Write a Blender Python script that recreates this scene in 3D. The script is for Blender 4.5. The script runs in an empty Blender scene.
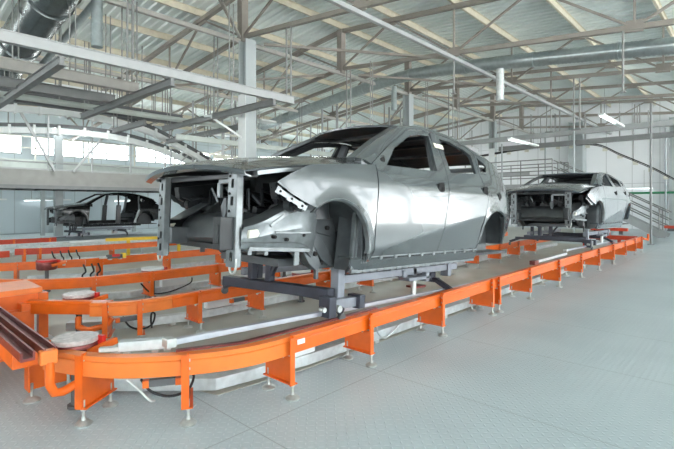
import bpy, bmesh, math, random
from mathutils import Vector, Matrix
random.seed(7)
C = bpy.context.scene.collection
H = 1.33                                   # eye height

# ------------------------------------------------------------------ materials
def mat(name, col, rough=.5, metal=0.0, coat=0.0, var=.0, vscale=6.0, bump=0.0, bscale=40.0, spec=.5, emit=None):
    m = bpy.data.materials.new(name); m.use_nodes = True
    nt = m.node_tree; b = nt.nodes['Principled BSDF']
    b.inputs['Base Color'].default_value = (*col, 1)
    b.inputs['Roughness'].default_value = rough
    b.inputs['Metallic'].default_value = metal
    b.inputs['Specular IOR Level'].default_value = spec
    b.inputs['Coat Weight'].default_value = coat
    b.inputs['Coat Roughness'].default_value = .06
    tc = nt.nodes.new('ShaderNodeTexCoord')
    if var > 0:
        n = nt.nodes.new('ShaderNodeTexNoise'); n.inputs['Scale'].default_value = vscale; n.inputs['Detail'].default_value = 5
        nt.links.new(tc.outputs['Object'], n.inputs['Vector'])
        r = nt.nodes.new('ShaderNodeValToRGB')
        r.color_ramp.elements[0].position = .3; r.color_ramp.elements[1].position = .72
        r.color_ramp.elements[0].color = (*[c*(1-var) for c in col], 1)
        r.color_ramp.elements[1].color = (*[min(1, c*(1+var)) for c in col], 1)
        nt.links.new(n.outputs['Fac'], r.inputs['Fac']); nt.links.new(r.outputs['Color'], b.inputs['Base Color'])
    if bump > 0:
        n = nt.nodes.new('ShaderNodeTexNoise'); n.inputs['Scale'].default_value = bscale; n.inputs['Detail'].default_value = 3
        nt.links.new(tc.outputs['Object'], n.inputs['Vector'])
        bp = nt.nodes.new('ShaderNodeBump'); bp.inputs['Strength'].default_value = bump; bp.inputs['Distance'].default_value = .01
        nt.links.new(n.outputs['Fac'], bp.inputs['Height']); nt.links.new(bp.outputs['Normal'], b.inputs['Normal'])
    if emit:
        b.inputs['Emission Color'].default_value = (*emit[0], 1); b.inputs['Emission Strength'].default_value = emit[1]
    return m

M = {}
M['paint'] = mat('grey primer paint', (.088, .100, .106), .20, .35, 1.0, .04, 3)
M['paint2'] = mat('blue grey primer paint', (.09, .112, .13), .24, .35, 1.0, .04, 3)
M['inner'] = mat('grey inner steel', (.115, .125, .132), .36, .55, .1, .16, 9)
M['innerlt'] = mat('pale bare steel', (.21, .228, .236), .30, .6, 0, .18, 14)
M['ecoat'] = mat('dark electrocoat', (.022, .025, .028), .42, .1, .1, .2, 8)
M['black'] = mat('black gloss coat', (.012, .012, .013), .22, .1, .5, .1, 8)
M['hole'] = mat('matt black', (.006, .006, .006), .8)
M['orange'] = mat('orange enamel', (.78, .135, .008), .36, 0, .15, .10, 7)
M['orange2'] = mat('pale worn orange enamel', (.82, .20, .032), .38, 0, .1, .08, 9)
M['redor'] = mat('red orange enamel', (.55, .05, .015), .4, 0, .1, .12, 8)
M['red'] = mat('red enamel', (.55, .02, .015), .4, 0, .1, .1, 8)
M['maroon'] = mat('worn maroon steel', (.20, .05, .045), .35, .5, 0, .3, 20)
M['yellow'] = mat('yellow enamel', (.80, .55, .03), .45, 0, 0, .08, 7)
M['galv'] = mat('galvanised sheet', (.62, .66, .67), .38, .55, 0, .14, 16)
M['galvd'] = mat('dull galvanised duct', (.36, .41, .42), .28, .65, 0, .14, 9)
M['ducts'] = mat('dark silver duct', (.15, .17, .175), .25, .8, 0, .12, 9)
M['zinc'] = mat('zinc plated steel', (.58, .60, .58), .34, .7, 0, .15, 25)
M['white'] = mat('white paint', (.74, .77, .77), .45, 0, 0, .05, 5)
M['cream'] = mat('cream paint', (.66, .65, .57), .5, 0, 0, .07, 6)
M['trollblue'] = mat('blue grey steel', (.25, .265, .30), .36, .35, 0, .12, 9)
M['trolldark'] = mat('dark slate steel', (.05, .054, .072), .4, .3, 0, .2, 9)
M['truss'] = mat('taupe grey primer', (.26, .235, .21), .5, 0, 0, .10, 5)
M['trusslt'] = mat('light taupe primer', (.40, .385, .36), .5, 0, 0, .08, 5)
M['beamgr'] = mat('mid grey paint', (.20, .207, .21), .45, .1, 0, .08, 5)
M['beamlt'] = mat('pale grey paint', (.37, .385, .39), .45, .1, 0, .06, 5)
M['palegreen'] = mat('pale green grey paint', (.50, .55, .52), .45, .1, 0, .06, 5)
M['purlin'] = mat('pale yellow zinc primer', (.60, .555, .44), .5, 0, 0, .10, 6)
M['rod'] = mat('grey rod steel', (.24, .245, .24), .45, .4, 0, .1, 9)
M['cable'] = mat('black rubber', (.012, .012, .014), .5)
M['steelbar'] = mat('bright drawn steel', (.50, .52, .57), .3, .6, 0, .08, 12)
M['rust'] = mat('rusty disc top', (.60, .54, .53), .4, .2, 0, .25, 30)
M['green'] = mat('green pipe paint', (.03, .22, .10), .4)
M['tape'] = mat('cream masking tape', (.74, .72, .58), .6)
M['lamp'] = mat('lit fluorescent tube', (.9, .95, .95), .5, emit=((.93, 1, 1), 3.0))
M['meshgrey'] = mat('beige grey guard sheet', (.30, .30, .285), .6, 0, 0, .10, 3)
M['darkgrey'] = mat('dark grey paint', (.10, .105, .11), .5, .1, 0, .12, 6)
M['colgrey'] = mat('blue grey column paint', (.38, .42, .43), .5, 0, 0, .06, 3)
M['wallp'] = mat('white wall panel', (.70, .73, .74), .38, 0, 0, .04, 1.2)
M['wallpl'] = mat('blue white wall panel', (.56, .63, .67), .32, 0, 0, .05, 1.0)
M['concrete'] = mat('grey green sealed concrete', (.47, .475, .42), .42, 0, 0, .12, 2.2, .10, 30)

def floor_material():
    m = bpy.data.materials.new('chequer plate'); m.use_nodes = True
    nt = m.node_tree; N = nt.nodes; L = nt.links; b = N['Principled BSDF']
    tc = N.new('ShaderNodeTexCoord')
    n = N.new('ShaderNodeTexNoise'); n.inputs['Scale'].default_value = .8; n.inputs['Detail'].default_value = 6
    L.new(tc.outputs['Object'], n.inputs['Vector'])
    r = N.new('ShaderNodeValToRGB')
    r.color_ramp.elements[0].position = .3; r.color_ramp.elements[1].position = .75
    r.color_ramp.elements[0].color = (.43, .50, .53, 1); r.color_ramp.elements[1].color = (.54, .615, .64, 1)
    L.new(n.outputs['Fac'], r.inputs['Fac'])
    sep = N.new('ShaderNodeSeparateXYZ'); L.new(tc.outputs['Object'], sep.inputs[0])
    def math_(op, a, bb=None):
        q = N.new('ShaderNodeMath'); q.operation = op
        for i, v in enumerate((a, bb)):
            if v is None: continue
            if isinstance(v, (int, float)): q.inputs[i].default_value = v
            else: L.new(v, q.inputs[i])
        return q.outputs[0]
    # raised lugs in diagonal rows, alternating direction from cell to cell
    P = .042
    u = math_('DIVIDE', sep.outputs['X'], P); v = math_('DIVIDE', sep.outputs['Y'], P)
    fu = math_('FRACT', u); fv = math_('FRACT', v)
    par = math_('MODULO', math_('ADD', math_('FLOOR', u), math_('FLOOR', v)), 2.0)
    par = math_('ABSOLUTE', par)
    s = math_('SUBTRACT', math_('MULTIPLY', par, 2.0), 1.0)
    cu = math_('SUBTRACT', fu, .5); cv = math_('SUBTRACT', fv, .5)
    a = math_('ADD', cu, math_('MULTIPLY', s, cv)); c = math_('SUBTRACT', cu, math_('MULTIPLY', s, cv))
    d = math_('ADD', math_('POWER', math_('DIVIDE', a, .62), 2.0), math_('POWER', math_('DIVIDE', c, .2), 2.0))
    lug = math_('MAXIMUM', math_('SUBTRACT', 1.0, d), 0.0)
    # plate seams
    def seam(o, p, off):
        f = math_('FRACT', math_('DIVIDE', math_('ADD', o, off), p))
        return math_('LESS_THAN', math_('ABSOLUTE', math_('SUBTRACT', f, .5)), .0016/p*2)
    sm = math_('MAXIMUM', seam(sep.outputs['X'], 1.25, -4.10+.625+12.5), seam(sep.outputs['Y'], 2.5, -2.19+1.25+25))
    hgt = math_('SUBTRACT', lug, math_('MULTIPLY', sm, 2.0))
    bp = N.new('ShaderNodeBump'); bp.inputs['Strength'].default_value = .9; bp.inputs['Distance'].default_value = .006
    L.new(hgt, bp.inputs['Height']); L.new(bp.outputs['Normal'], b.inputs['Normal'])
    mx = N.new('ShaderNodeMixRGB'); mx.inputs['Color2'].default_value = (.27, .31, .32, 1)
    lg = N.new('ShaderNodeMixRGB'); lg.inputs['Color2'].default_value = (.66, .72, .74, 1)  # lug tops mixed paler, their glint painted into the colour
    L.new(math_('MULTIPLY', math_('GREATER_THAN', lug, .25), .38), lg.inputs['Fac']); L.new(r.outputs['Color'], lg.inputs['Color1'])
    L.new(math_('MULTIPLY', sm, .8), mx.inputs['Fac']); L.new(lg.outputs['Color'], mx.inputs['Color1'])
    L.new(mx.outputs['Color'], b.inputs['Base Color'])
    b.inputs['Roughness'].default_value = .36; b.inputs['Metallic'].default_value = .05
    return m
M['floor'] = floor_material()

def deck_material():
    m = mat('grey green roof deck', (.80, .86, .845), .42, 0, 0, .06, .6)
    return m
M['deck'] = deck_material()

def panel_material(name, col, pitch, axis, zp, rough=.38):
    m = bpy.data.materials.new(name); m.use_nodes = True
    nt = m.node_tree; N = nt.nodes; L = nt.links; b = N['Principled BSDF']
    tc = N.new('ShaderNodeTexCoord'); sep = N.new('ShaderNodeSeparateXYZ'); L.new(tc.outputs['Object'], sep.inputs[0])
    def line(o, p, w):
        a = N.new('ShaderNodeMath'); a.operation = 'DIVIDE'; a.inputs[1].default_value = p; L.new(o, a.inputs[0])
        f = N.new('ShaderNodeMath'); f.operation = 'FRACT'; L.new(a.outputs[0], f.inputs[0])
        l = N.new('ShaderNodeMath'); l.operation = 'LESS_THAN'; l.inputs[1].default_value = w/p; L.new(f.outputs[0], l.inputs[0])
        return l.outputs[0]
    mxx = N.new('ShaderNodeMath'); mxx.operation = 'MAXIMUM'
    L.new(line(sep.outputs[axis], pitch, .035), mxx.inputs[0]); L.new(line(sep.outputs['Z'], zp, .03), mxx.inputs[1])
    n = N.new('ShaderNodeTexNoise'); n.inputs['Scale'].default_value = .7; L.new(tc.outputs['Object'], n.inputs['Vector'])
    r = N.new('ShaderNodeValToRGB')
    r.color_ramp.elements[0].color = (*[c*.93 for c in col], 1); r.color_ramp.elements[1].color = (*[min(1, c*1.06) for c in col], 1)
    L.new(n.outputs['Fac'], r.inputs['Fac'])
    mx = N.new('ShaderNodeMixRGB'); mx.inputs['Color2'].default_value = (*[c*.72 for c in col], 1)
    L.new(mxx.outputs[0], mx.inputs['Fac']); L.new(r.outputs['Color'], mx.inputs['Color1']); L.new(mx.outputs['Color'], b.inputs['Base Color'])
    b.inputs['Roughness'].default_value = rough
    return m
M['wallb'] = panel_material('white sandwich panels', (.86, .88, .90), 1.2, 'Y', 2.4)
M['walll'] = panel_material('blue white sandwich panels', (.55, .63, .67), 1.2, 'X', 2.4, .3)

def glass_material():
    m = bpy.data.materials.new('window glass'); m.use_nodes = True
    b = m.node_tree.nodes['Principled BSDF']
    b.inputs['Transmission Weight'].default_value = 1; b.inputs['Roughness'].default_value = 0; b.inputs['IOR'].default_value = 1.02
    b.inputs['Base Color'].default_value = (.97, 1, 1, 1)
    return m
M['glass'] = glass_material()

# ------------------------------------------------------------------ mesh helper
def V(*a): return Vector(a)

class MB:
    def __init__(s): s.v = []; s.f = []; s.mi = []
    def add(s, vs, fs, mi=0):
        o = len(s.v); s.v += [tuple(p) for p in vs]; s.f += [tuple(o+i for i in f) for f in fs]; s.mi += [mi]*len(fs); return s
    def box(s, c, d, rot=None, mi=0):
        vs = []
        for x in (-.5, .5):
            for y in (-.5, .5):
                for z in (-.5, .5):
                    p = V(x*d[0], y*d[1], z*d[2])
                    if rot is not None: p = rot @ p
                    vs.append(p + V(*c))
        return s.add(vs, [(0,1,3,2),(4,6,7,5),(0,4,5,1),(2,3,7,6),(0,2,6,4),(1,5,7,3)], mi)
    def bb(s, x0, x1, y0, y1, z0, z1, mi=0):
        return s.box(((x0+x1)/2, (y0+y1)/2, (z0+z1)/2), (x1-x0, y1-y0, z1-z0), None, mi)
    def bar(s, a, b, w, h=None, mi=0, up=(0,0,1)):
        a = V(*a); b = V(*b); h = w if h is None else h
        d = (b-a); l = d.length; d = d/l
        u = V(*up)
        if abs(d.dot(u)) > .98: u = V(1,0,0)
        sx = d.cross(u).normalized(); sz = sx.cross(d).normalized()
        R = Matrix((sx, d, sz)).transposed()
        return s.box((a+b)/2, (w, l, h), R, mi)
    def tube(s, pts, r, n=10, mi=0, caps=True, closed=False):
        pts = [V(*p) for p in pts]; rs = r if isinstance(r, (list, tuple)) else [r]*len(pts)
        vs = []; fs = []; pn = None
        m = len(pts)
        for i, p in enumerate(pts):
            if closed: d = pts[(i+1) % m]-pts[i-1]
            else: d = pts[min(i+1, m-1)]-pts[max(i-1, 0)]
            d.normalize()
            if pn is None:
                u = V(0,0,1) if abs(d.z) < .9 else V(1,0,0); a = d.cross(u).normalized()
            else: a = (pn - d*pn.dot(d)).normalized()
            pn = a; b = d.cross(a)
            for k in range(n):
                t = 2*math.pi*k/n; vs.append(p+(a*math.cos(t)+b*math.sin(t))*rs[i])
        for i in range(m if closed else m-1):
            j = (i+1) % m
            for k in range(n): fs.append((i*n+k, i*n+(k+1) % n, j*n+(k+1) % n, j*n+k))
        if caps and not closed: fs.append(tuple(range(n))[::-1]); fs.append(tuple((m-1)*n+k for k in range(n)))
        return s.add(vs, fs, mi)
    def lathe(s, c, prof, n=16, mi=0, ax='Z'):
        vs = []; fs = []; m = len(prof)
        for r, z in prof:
            for k in range(n):
                t = 2*math.pi*k/n
                q = (r*math.cos(t), r*math.sin(t), z)
                if ax == 'X': q = (q[2], q[0], q[1])
                if ax == 'Y': q = (q[0], q[2], q[1])
                vs.append(V(*c)+V(*q))
        for i in range(m-1):
            for k in range(n): fs.append((i*n+k, i*n+(k+1) % n, (i+1)*n+(k+1) % n, (i+1)*n+k))
        fs.append(tuple(range(n))[::-1]); fs.append(tuple((m-1)*n+k for k in range(n)))
        return s.add(vs, fs, mi)
    def prism(s, poly, a, b, plane='YZ', mi=0):          # 2-D outline extruded from a to b along the third axis
        n = len(poly); vs = []
        for t in (a, b):
            for p in poly:
                vs.append({'YZ': (t, p[0], p[1]), 'XZ': (p[0], t, p[1]), 'XY': (p[0], p[1], t)}[plane])
        fs = [tuple(range(n))[::-1], tuple(range(n, 2*n))]
        for i in range(n): fs.append((i, (i+1) % n, n+(i+1) % n, n+i))
        return s.add(vs, fs, mi)
    def sweep(s, path, prof, mi=0, z0=0.0):               # path of (x,y[,z]); prof of (offset to the left, height)
        m = len(path); n = len(prof); vs = []; fs = []
        P = [V(p[0], p[1], p[2] if len(p) > 2 else 0) for p in path]
        for i, p in enumerate(P):
            d1 = (P[min(i+1, m-1)]-P[max(i-1, 0)]); d1.z = 0; d1.normalize()
            l = V(-d1.y, d1.x, 0)
            for o, z in prof: vs.append(p+l*o+V(0, 0, z+z0))
        for i in range(m-1):
            for k in range(n): fs.append((i*n+k, i*n+(k+1) % n, (i+1)*n+(k+1) % n, (i+1)*n+k))
        fs.append(tuple(range(n))[::-1]); fs.append(tuple((m-1)*n+k for k in range(n)))
        return s.add(vs, fs, mi)
    def grid(s, P, mi=0):
        a = len(P); b = len(P[0])
        return s.add([q for row in P for q in row], [(i*b+j, i*b+j+1, (i+1)*b+j+1, (i+1)*b+j) for i in range(a-1) for j in range(b-1)], mi)
    def plate(s, o, ux, uy, w, h, t, holes, mi=0):        # rectangular plate with rectangular through holes (x0,x1,y0,y1)
        o, ux, uy = V(*o), V(*ux).normalized(), V(*uy).normalized(); n = ux.cross(uy)
        xs = sorted({0, w, *[q for hh in holes for q in hh[:2]]}); ys = sorted({0, h, *[q for hh in holes for q in hh[2:]]})
        R = Matrix((ux, uy, n)).transposed()
        for i in range(len(xs)-1):
            for j in range(len(ys)-1):
                cx, cy = (xs[i]+xs[i+1])/2, (ys[j]+ys[j+1])/2
                if any(hh[0] < cx < hh[1] and hh[2] < cy < hh[3] for hh in holes): continue
                s.box(o+ux*cx+uy*cy, (xs[i+1]-xs[i], ys[j+1]-ys[j], t), R, mi)
        return s
    def build(s, name, m, parent=None, smooth=30, merge=0.0, bevel=0.0, loc=None):
        me = bpy.data.meshes.new(name); me.from_pydata(s.v, [], s.f)
        ms = m if isinstance(m, (list, tuple)) else [m]
        for q in ms: me.materials.append(M[q] if isinstance(q, str) else q)
        if any(s.mi): me.polygons.foreach_set('material_index', s.mi)
        bm = bmesh.new(); bm.from_mesh(me)
        if merge: bmesh.ops.remove_doubles(bm, verts=bm.verts, dist=merge)
        bmesh.ops.recalc_face_normals(bm, faces=bm.faces)
        bm.to_mesh(me); bm.free()
        if smooth:
            me.polygons.foreach_set('use_smooth', [True]*len(me.polygons)); me.set_sharp_from_angle(angle=math.radians(smooth))
        o = bpy.data.objects.new(name, me); C.objects.link(o)
        if parent is not None: o.parent = parent
        if loc is not None: o.location = loc
        if bevel:
            b = o.modifiers.new('bevel', 'BEVEL'); b.width = bevel; b.segments = 2; b.limit_method = 'ANGLE'
        return o

def sheet(MBs, name, mts, parent, t=.012, out=(0,-1,0), merge=.0015, smooth=40):
    """thin shell with real thickness from joined surface grids: outside first material, inside second"""
    me = bpy.data.meshes.new(name); me.from_pydata(MBs.v, [], MBs.f)
    bm = bmesh.new(); bm.from_mesh(me)
    bmesh.ops.remove_doubles(bm, verts=bm.verts, dist=merge)
    bmesh.ops.dissolve_degenerate(bm, edges=bm.edges, dist=1e-5)
    bmesh.ops.recalc_face_normals(bm, faces=bm.faces)
    bm.normal_update()
    sgn = sum(f.normal.dot(V(*out))*f.calc_area() for f in bm.faces)
    if sgn < 0: bmesh.ops.reverse_faces(bm, faces=bm.faces); bm.normal_update()
    bm.verts.index_update()
    ov = [v.co.copy() for v in bm.verts]; nv = [v.normal.copy() for v in bm.verts]
    of = [[v.index for v in f.verts] for f in bm.faces]
    be = [(e.link_loops[0].vert.index, e.link_loops[0].link_loop_next.vert.index) for e in bm.edges if len(e.link_loops) == 1]
    bm.free(); k = len(ov)
    vs = ov + [p-n*t for p, n in zip(ov, nv)]
    fs = [tuple(f) for f in of] + [tuple(k+i for i in reversed(f)) for f in of] + [(b, a, k+a, k+b) for a, b in be]
    mi = [0]*len(of) + [1]*len(of) + [0]*len(be)
    me2 = bpy.data.meshes.new(name); me2.from_pydata(vs, [], fs)
    for q in mts: me2.materials.append(M[q])
    me2.polygons.foreach_set('material_index', mi)
    me2.polygons.foreach_set('use_smooth', [True]*len(fs)); me2.set_sharp_from_angle(angle=math.radians(smooth))
    bpy.data.meshes.remove(me)
    o = bpy.data.objects.new(name, me2); C.objects.link(o); o.parent = parent
    return o

def tag(o, label=None, cat=None, group=None, kind=None):
    if label: o['label'] = label
    if cat: o['category'] = cat
    if group: o['group'] = group
    if kind: o['kind'] = kind
    return o
def thing(name, label, cat, loc=(0,0,0), rz=0.0, group=None):
    o = bpy.data.objects.new(name, None); C.objects.link(o); o.location = loc; o.rotation_euler = (0, 0, rz)
    o.empty_display_size = .1
    return tag(o, label, cat, group)
def dup(root, label, loc=None, rz=None):
    r = root.copy(); C.objects.link(r)
    if loc is not None: r.location = loc
    if rz is not None: r.rotation_euler = (0, 0, rz)
    r['label'] = label
    for ch in list(root.children):
        c = ch.copy(); C.objects.link(c); c.parent = r
        for g in ch.children:
            d = g.copy(); C.objects.link(d); d.parent = c
    return r
ORD = ['first','second','third','fourth','fifth','sixth','seventh','eighth','ninth','tenth','eleventh','twelfth','thirteenth','fourteenth','fifteenth']

# ------------------------------------------------------------------ the setting
def roofz(y): return H+5.8-.1*abs(y-9.8)
XB, YL, YR, XF = 28.0, 24.0, -10.0, -9.0

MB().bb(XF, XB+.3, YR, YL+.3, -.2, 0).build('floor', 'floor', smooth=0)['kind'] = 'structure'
slab = MB().prism([(1.36, 3.85), (1.72, 2.74), (2.45, 2.66), (16.3, 2.60), (16.3, 5.2), (26, 5.2), (26, 17), (1.36, 17)], 0, .004, 'XY')
slab.build('floor', 'concrete', smooth=0)['kind'] = 'structure'

# corrugated roof deck, two slopes meeting over the ridge
dk = MB(); xs = []; x = XF
while x < XB+.2:
    xs += [(x, 0), (x+.07, 0), (x+.10, .045), (x+.22, .045)]; x += .25
rows = []
for (xx, dz) in xs: rows.append([V(xx, yy, roofz(yy)+.04+dz) for yy in (YR-.3, 9.8, YL+.3)])
dk.grid(rows)
rows = []
for (xx, dz) in (xs[0], xs[-1]): rows.append([V(xx, yy, roofz(yy)+.3) for yy in (YR-.3, 9.8, YL+.3)])
dk.grid(rows)
dk.build('ceiling', 'deck', smooth=0)['kind'] = 'structure'

MB().bb(XB, XB+.25, YR, YL+.25, 0, 7.6).build('wall_back', 'wallb', smooth=0)['kind'] = 'structure'
wl = MB(); wl.bb(XF, XB, YL, YL+.25, 0, 3.55); wl.bb(XF, XB, YL, YL+.25, 4.45, 6.2)
nwin = 0
wx = XF
while wx < XB-.1:
    wl.bb(wx, wx+.35, YL, YL+.25, 3.55, 4.45); wx += 4.7
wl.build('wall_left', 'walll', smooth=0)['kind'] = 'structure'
wx = XF
while wx+4.7 < XB+1:
    nwin += 1
    fr = MB(); x0, x1 = wx+.35, wx+4.7
    x1 = min(x1, XB)
    for z in (3.58, 4.42): fr.bb(x0, x1, YL+.06, YL+.14, z-.03, z+.03)
    k = 4
    for i in range(k+1):
        xx = x0+(x1-x0)*i/k; fr.bb(max(x0, xx-.03), min(x1, xx+.03), YL+.06, YL+.14, 3.58, 4.42)
    w = fr.build('window_%d' % nwin, 'beamlt', smooth=0); w['kind'] = 'structure'
    MB().bb(x0, x1, YL+.095, YL+.105, 3.58, 4.42).build('window_pane', 'glass', w, smooth=0)
    wx += 4.7
# daylight sides out of the picture: glazed facades with slender piers
wr = MB(); wr.bb(XF, XB, YR-.25, YR, 0, .7); wr.bb(XF, XB, YR-.25, YR, 4.9, 5.1)
x = XF
while x < XB:
    wr.bb(x, x+.5, YR-.25, YR, .7, 4.9); wr.bb(x+2.1, x+2.2, YR-.2, YR-.1, .7, 4.9); x += 3.8
wr.bb(XF, XB, YR-.2, YR-.1, 2.4, 2.5)
wr.build('wall_right', 'wallp', smooth=0)['kind'] = 'structure'
wf = MB(); wf.bb(XF-.25, XF, YR, YL, 0, 2.6); wf.bb(XF-.25, XF, YR, YL, 4.2, 7.4)
y = YR
while y < YL:
    wf.bb(XF-.25, XF, y, y+1.2, 2.6, 4.2); y += 4
wf.build('wall_front', 'wallp', smooth=0)['kind'] = 'structure'

# ------------------------------------------------------------------ roof steel
TX = [3.1+3.8*i for i in range(7)]
def make_truss(x, label):
    t = thing('roof_truss', label, 'roof truss', (x, 9.8, roofz(9.8)-1.5), 0, 'gabled roof trusses')
    def P(y, d): return (0, y-9.8, roofz(y)-d-(roofz(9.8)-1.5))
    yl, yr = 23.8, -9.8
    top = MB(); bot = MB(); web = MB(); gus = MB(); post = MB()
    for a, b in ((yr, 9.8), (9.8, yl)):
        top.bar(P(a, .24), P(b, .24), .12, .12); bot.bar(P(a, 1.45), P(b, 1.45), .10, .10)
    post.bar(P(9.8, .2), P(9.8, 1.6), .2, .2)
    k = 0
    for s in (1, -1):
        y = 9.8
        while (y < yl-.5 if s > 0 else y > yr+.5):
            y2, y3 = y+2*s, y+4*s
            web.bar(P(y, 1.45), P(y2, .24), .05); web.bar(P(y2, .24), P(y3, 1.45), .05) if abs(y3-7) < 17 else None
            if abs(y3-7) < 17: web.bar(P(y3, 1.45), P(y3, .24), .045)
            if y != 9.8: gus.bar(P(y-.16, 1.42), P(y+.16, 1.42), .03, .24)
            gus.bar(P(y2-.15, .28), P(y2+.15, .28), .03, .2)
            y = y3
    top.build('top_chord', 'truss', t, 0); bot.build('bottom_chord', 'truss', t, 0); post.build('ridge_post', 'truss', t, 0)
    web.build('web_member', 'truss', t, 0); gus.build('gusset_plate', 'truss', t, 0)
    return t
tl = ['taupe roof truss nearest the camera, crossing the top left corner above the big duct',
      'taupe roof truss resting on the white column behind the hood of the front car',
      'taupe roof truss just behind the white column, passing over the roof of the front car',
      'taupe roof truss second behind the white column, over the silver spiral duct']
for i, x in enumerate(TX):
    make_truss(x, tl[i] if i < 4 else 'taupe roof truss, %s behind the white column, towards the back wall' % ORD[i-2])

PY = [9.8+2.0*k for k in range(-9, 8)]
for i, y in enumerate(PY):
    m = MB(); z = roofz(y)
    m.bb(XF+.1, XB-.02, y-.028, y+.028, z-.16, z-.145); m.bb(XF+.1, XB-.02, y-.006, y+.006, z-.16, z+.03); m.bb(XF+.1, XB-.02, y-.035, y+.035, z+.02, z+.035)
    o = m.build('roof_purlin', 'purlin', smooth=0)
    d = 'over the ridge' if abs(y-9.8) < .1 else ('%s from the ridge on the %s side' % (ORD[int(round(abs(y-9.8)/2))-1], 'wall' if y > 9.8 else 'camera'))
    tag(o, 'pale yellow roof purlin running under the deck, ' + d, 'purlin', 'yellow roof purlins')
# purlins sit in the 0.16 m above the top chords
for j, (y, w, mt, lb) in enumerate([(9.8, .10, 'trusslt', 'pale square tie tube along the ridge linking the truss posts'),
                        (5.8, .09, 'beamlt', 'thick pale square tie tube crossing the ceiling towards the right'),
                        (13.8, .09, 'trusslt', 'pale tie tube linking truss feet on the wall side of the ridge')]):
    z = roofz(y)-1.47-.12
    m = MB(); m.bb(XF+.5, XB, y-w/2, y+w/2, z-w/2, z+w/2)
    tag(m.build('roof_tie', mt, smooth=0), lb, 'tie beam', 'longitudinal roof ties')
# sway braces between trusses
for j, (x0, x1, y0, y1) in enumerate([(6.9, 3.1, 9.8, 5.8), (6.9, 10.7, 9.8, 5.8), (10.7, 14.5, 9.8, 5.8), (14.5, 18.3, 9.8, 5.8), (10.7, 6.9, 9.8, 13.8), (14.5, 18.3, 9.8, 13.8)]):
    a, b = V(x0, y0, roofz(y0)-1.60), V(x1, y1, roofz(y1)-1.60); m = MB(); m.bar(a.lerp(b, .1), a.lerp(b, .97), .06, .06)
    tag(m.build('sway_brace', 'truss', smooth=0), 'slim diagonal sway brace level with the truss bottoms, %s from the camera' % ORD[j], 'brace', 'sway braces')

# columns
def column(x, y, ztop, label, w=.30, mt='white', back='colgrey'):
    t = thing('building_column', label, 'column', (x, y, 0), 0, 'building columns')
    m = MB(); m.bb(-w/2, w/2, -w/2, -w/2+.02, 0, ztop); m.bb(-w/2, w/2, w/2-.02, w/2, 0, ztop); m.bb(-.012, .012, -w/2+.02, w/2-.02, 0, ztop)
    m.build('steel_section', back, t, 0)
    m = MB(); m.bb(-w/2-.012, -w/2+.0, -w/2, w/2, 0, ztop-1.4); m.build('cladding_sheet', mt, t, 0)
    m = MB(); m.bb(-w/2-.08, w/2+.08, -w/2-.08, w/2+.08, 0, .03); m.build('base_plate', 'darkgrey', t, 0)
    return t
column(6.9, 9.6, roofz(9.8)-1.6, 'tall white building column rising behind the hood of the front car', .32)
column(14.5, 9.8, roofz(9.8)-1.6, 'white building column seen above the roof of the front car', .30)
column(22.1, 9.8, roofz(9.8)-1.6, 'white building column far back, left of the rear car', .30)
column(27.6, 7.35, 5.9, 'wide blue grey column on the back wall behind the rear car', .72, 'colgrey')
column(27.5, 2.95, 5.6, 'blue grey column on the back wall at the right edge', .42, 'colgrey')
column(5.55, 20.4, roofz(20.4)-1.6, 'dark blue grey column under the left gantry in front of the lit wall', .26, 'colgrey', 'colgrey')

# ------------------------------------------------------------------ ducts
def duct(path, r, label, mt, ring=1.6, spiral=.09, n=24, collar=True):
    t = thing('ventilation_duct', label, 'duct', tuple(path[0]), 0, 'round ventilation ducts')
    P = [V(*p)-V(*path[0]) for p in path]
    dense = [P[0]]
    for a, b in zip(P[:-1], P[1:]):
        k = max(1, int((b-a).length/spiral*2))
        for i in range(1, k+1): dense.append(a.lerp(b, i/k))
    rr = [r*(1.0 if i % 2 else .945) for i in range(len(dense))]
    MB().tube(dense, rr, n).build('duct_pipe', mt, t, 50)
    if collar:
        L = 0
        for a, b in zip(P[:-1], P[1:]):
            l = (b-a).length; d = (b-a)/l; q = ring-L
            while q < l:
                c = a+d*q; MB().tube([c-d*.04, c-d*.035, c+d*.035, c+d*.04], [r, r*1.05, r*1.05, r], n).build('duct_collar', mt, t, 40); q += ring
            L = (L+l) % ring
    return t
def roofpath(x, d, ys): return [(x, y, H+d-.105*abs(y-8.9)) for y in ys]
ysd = [-3.5+ .8*i for i in range(26)]
def bend(y): return H+4.27-.12*(math.sqrt((y-8.6)**2+2.0)-1.41)
duct([(12.6, y, bend(y)+.02) for y in ysd], .195, 'long silver spiral duct arching across the right half under the roof', 'galvd', 2.0)
duct([(2.65, y, H+4.35-.12*abs(y-8.0)) for y in (5.5, 8, 10, 12, 14, 17)], .42, 'very large dark silver duct in the top left corner', 'ducts', 2.4, .3)
duct([(3.35, y, H+4.28-.12*abs(y-8.4)) for y in (6, 8.4, 12, 15, 18)], .085, 'thin bright silver pipe beside the big duct at top left', 'galv', 9, .12, 14, False)
duct([(3.2, 9.35, H+4.9), (3.2, 9.35, H+3.04)], .105, 'short vertical spiral duct hanging beside the big duct at top left', 'galvd', 1.38, .07, 20)
def downduct(px, pz0, pz1, y, r, label):
    pass
duct([(12.55, 5.35, H+3.85), (12.55, 5.35, H+2.95)], .11, 'short bright vertical drop duct under the middle of the silver spiral duct', 'galv', .55, .1, 16)
duct([(12.55, 9.05, H+4.0), (12.55, 9.05, H+3.2)], .10, 'short pale drop duct under the spiral duct beside the column top', 'galvd', .5, .1, 16)

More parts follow.
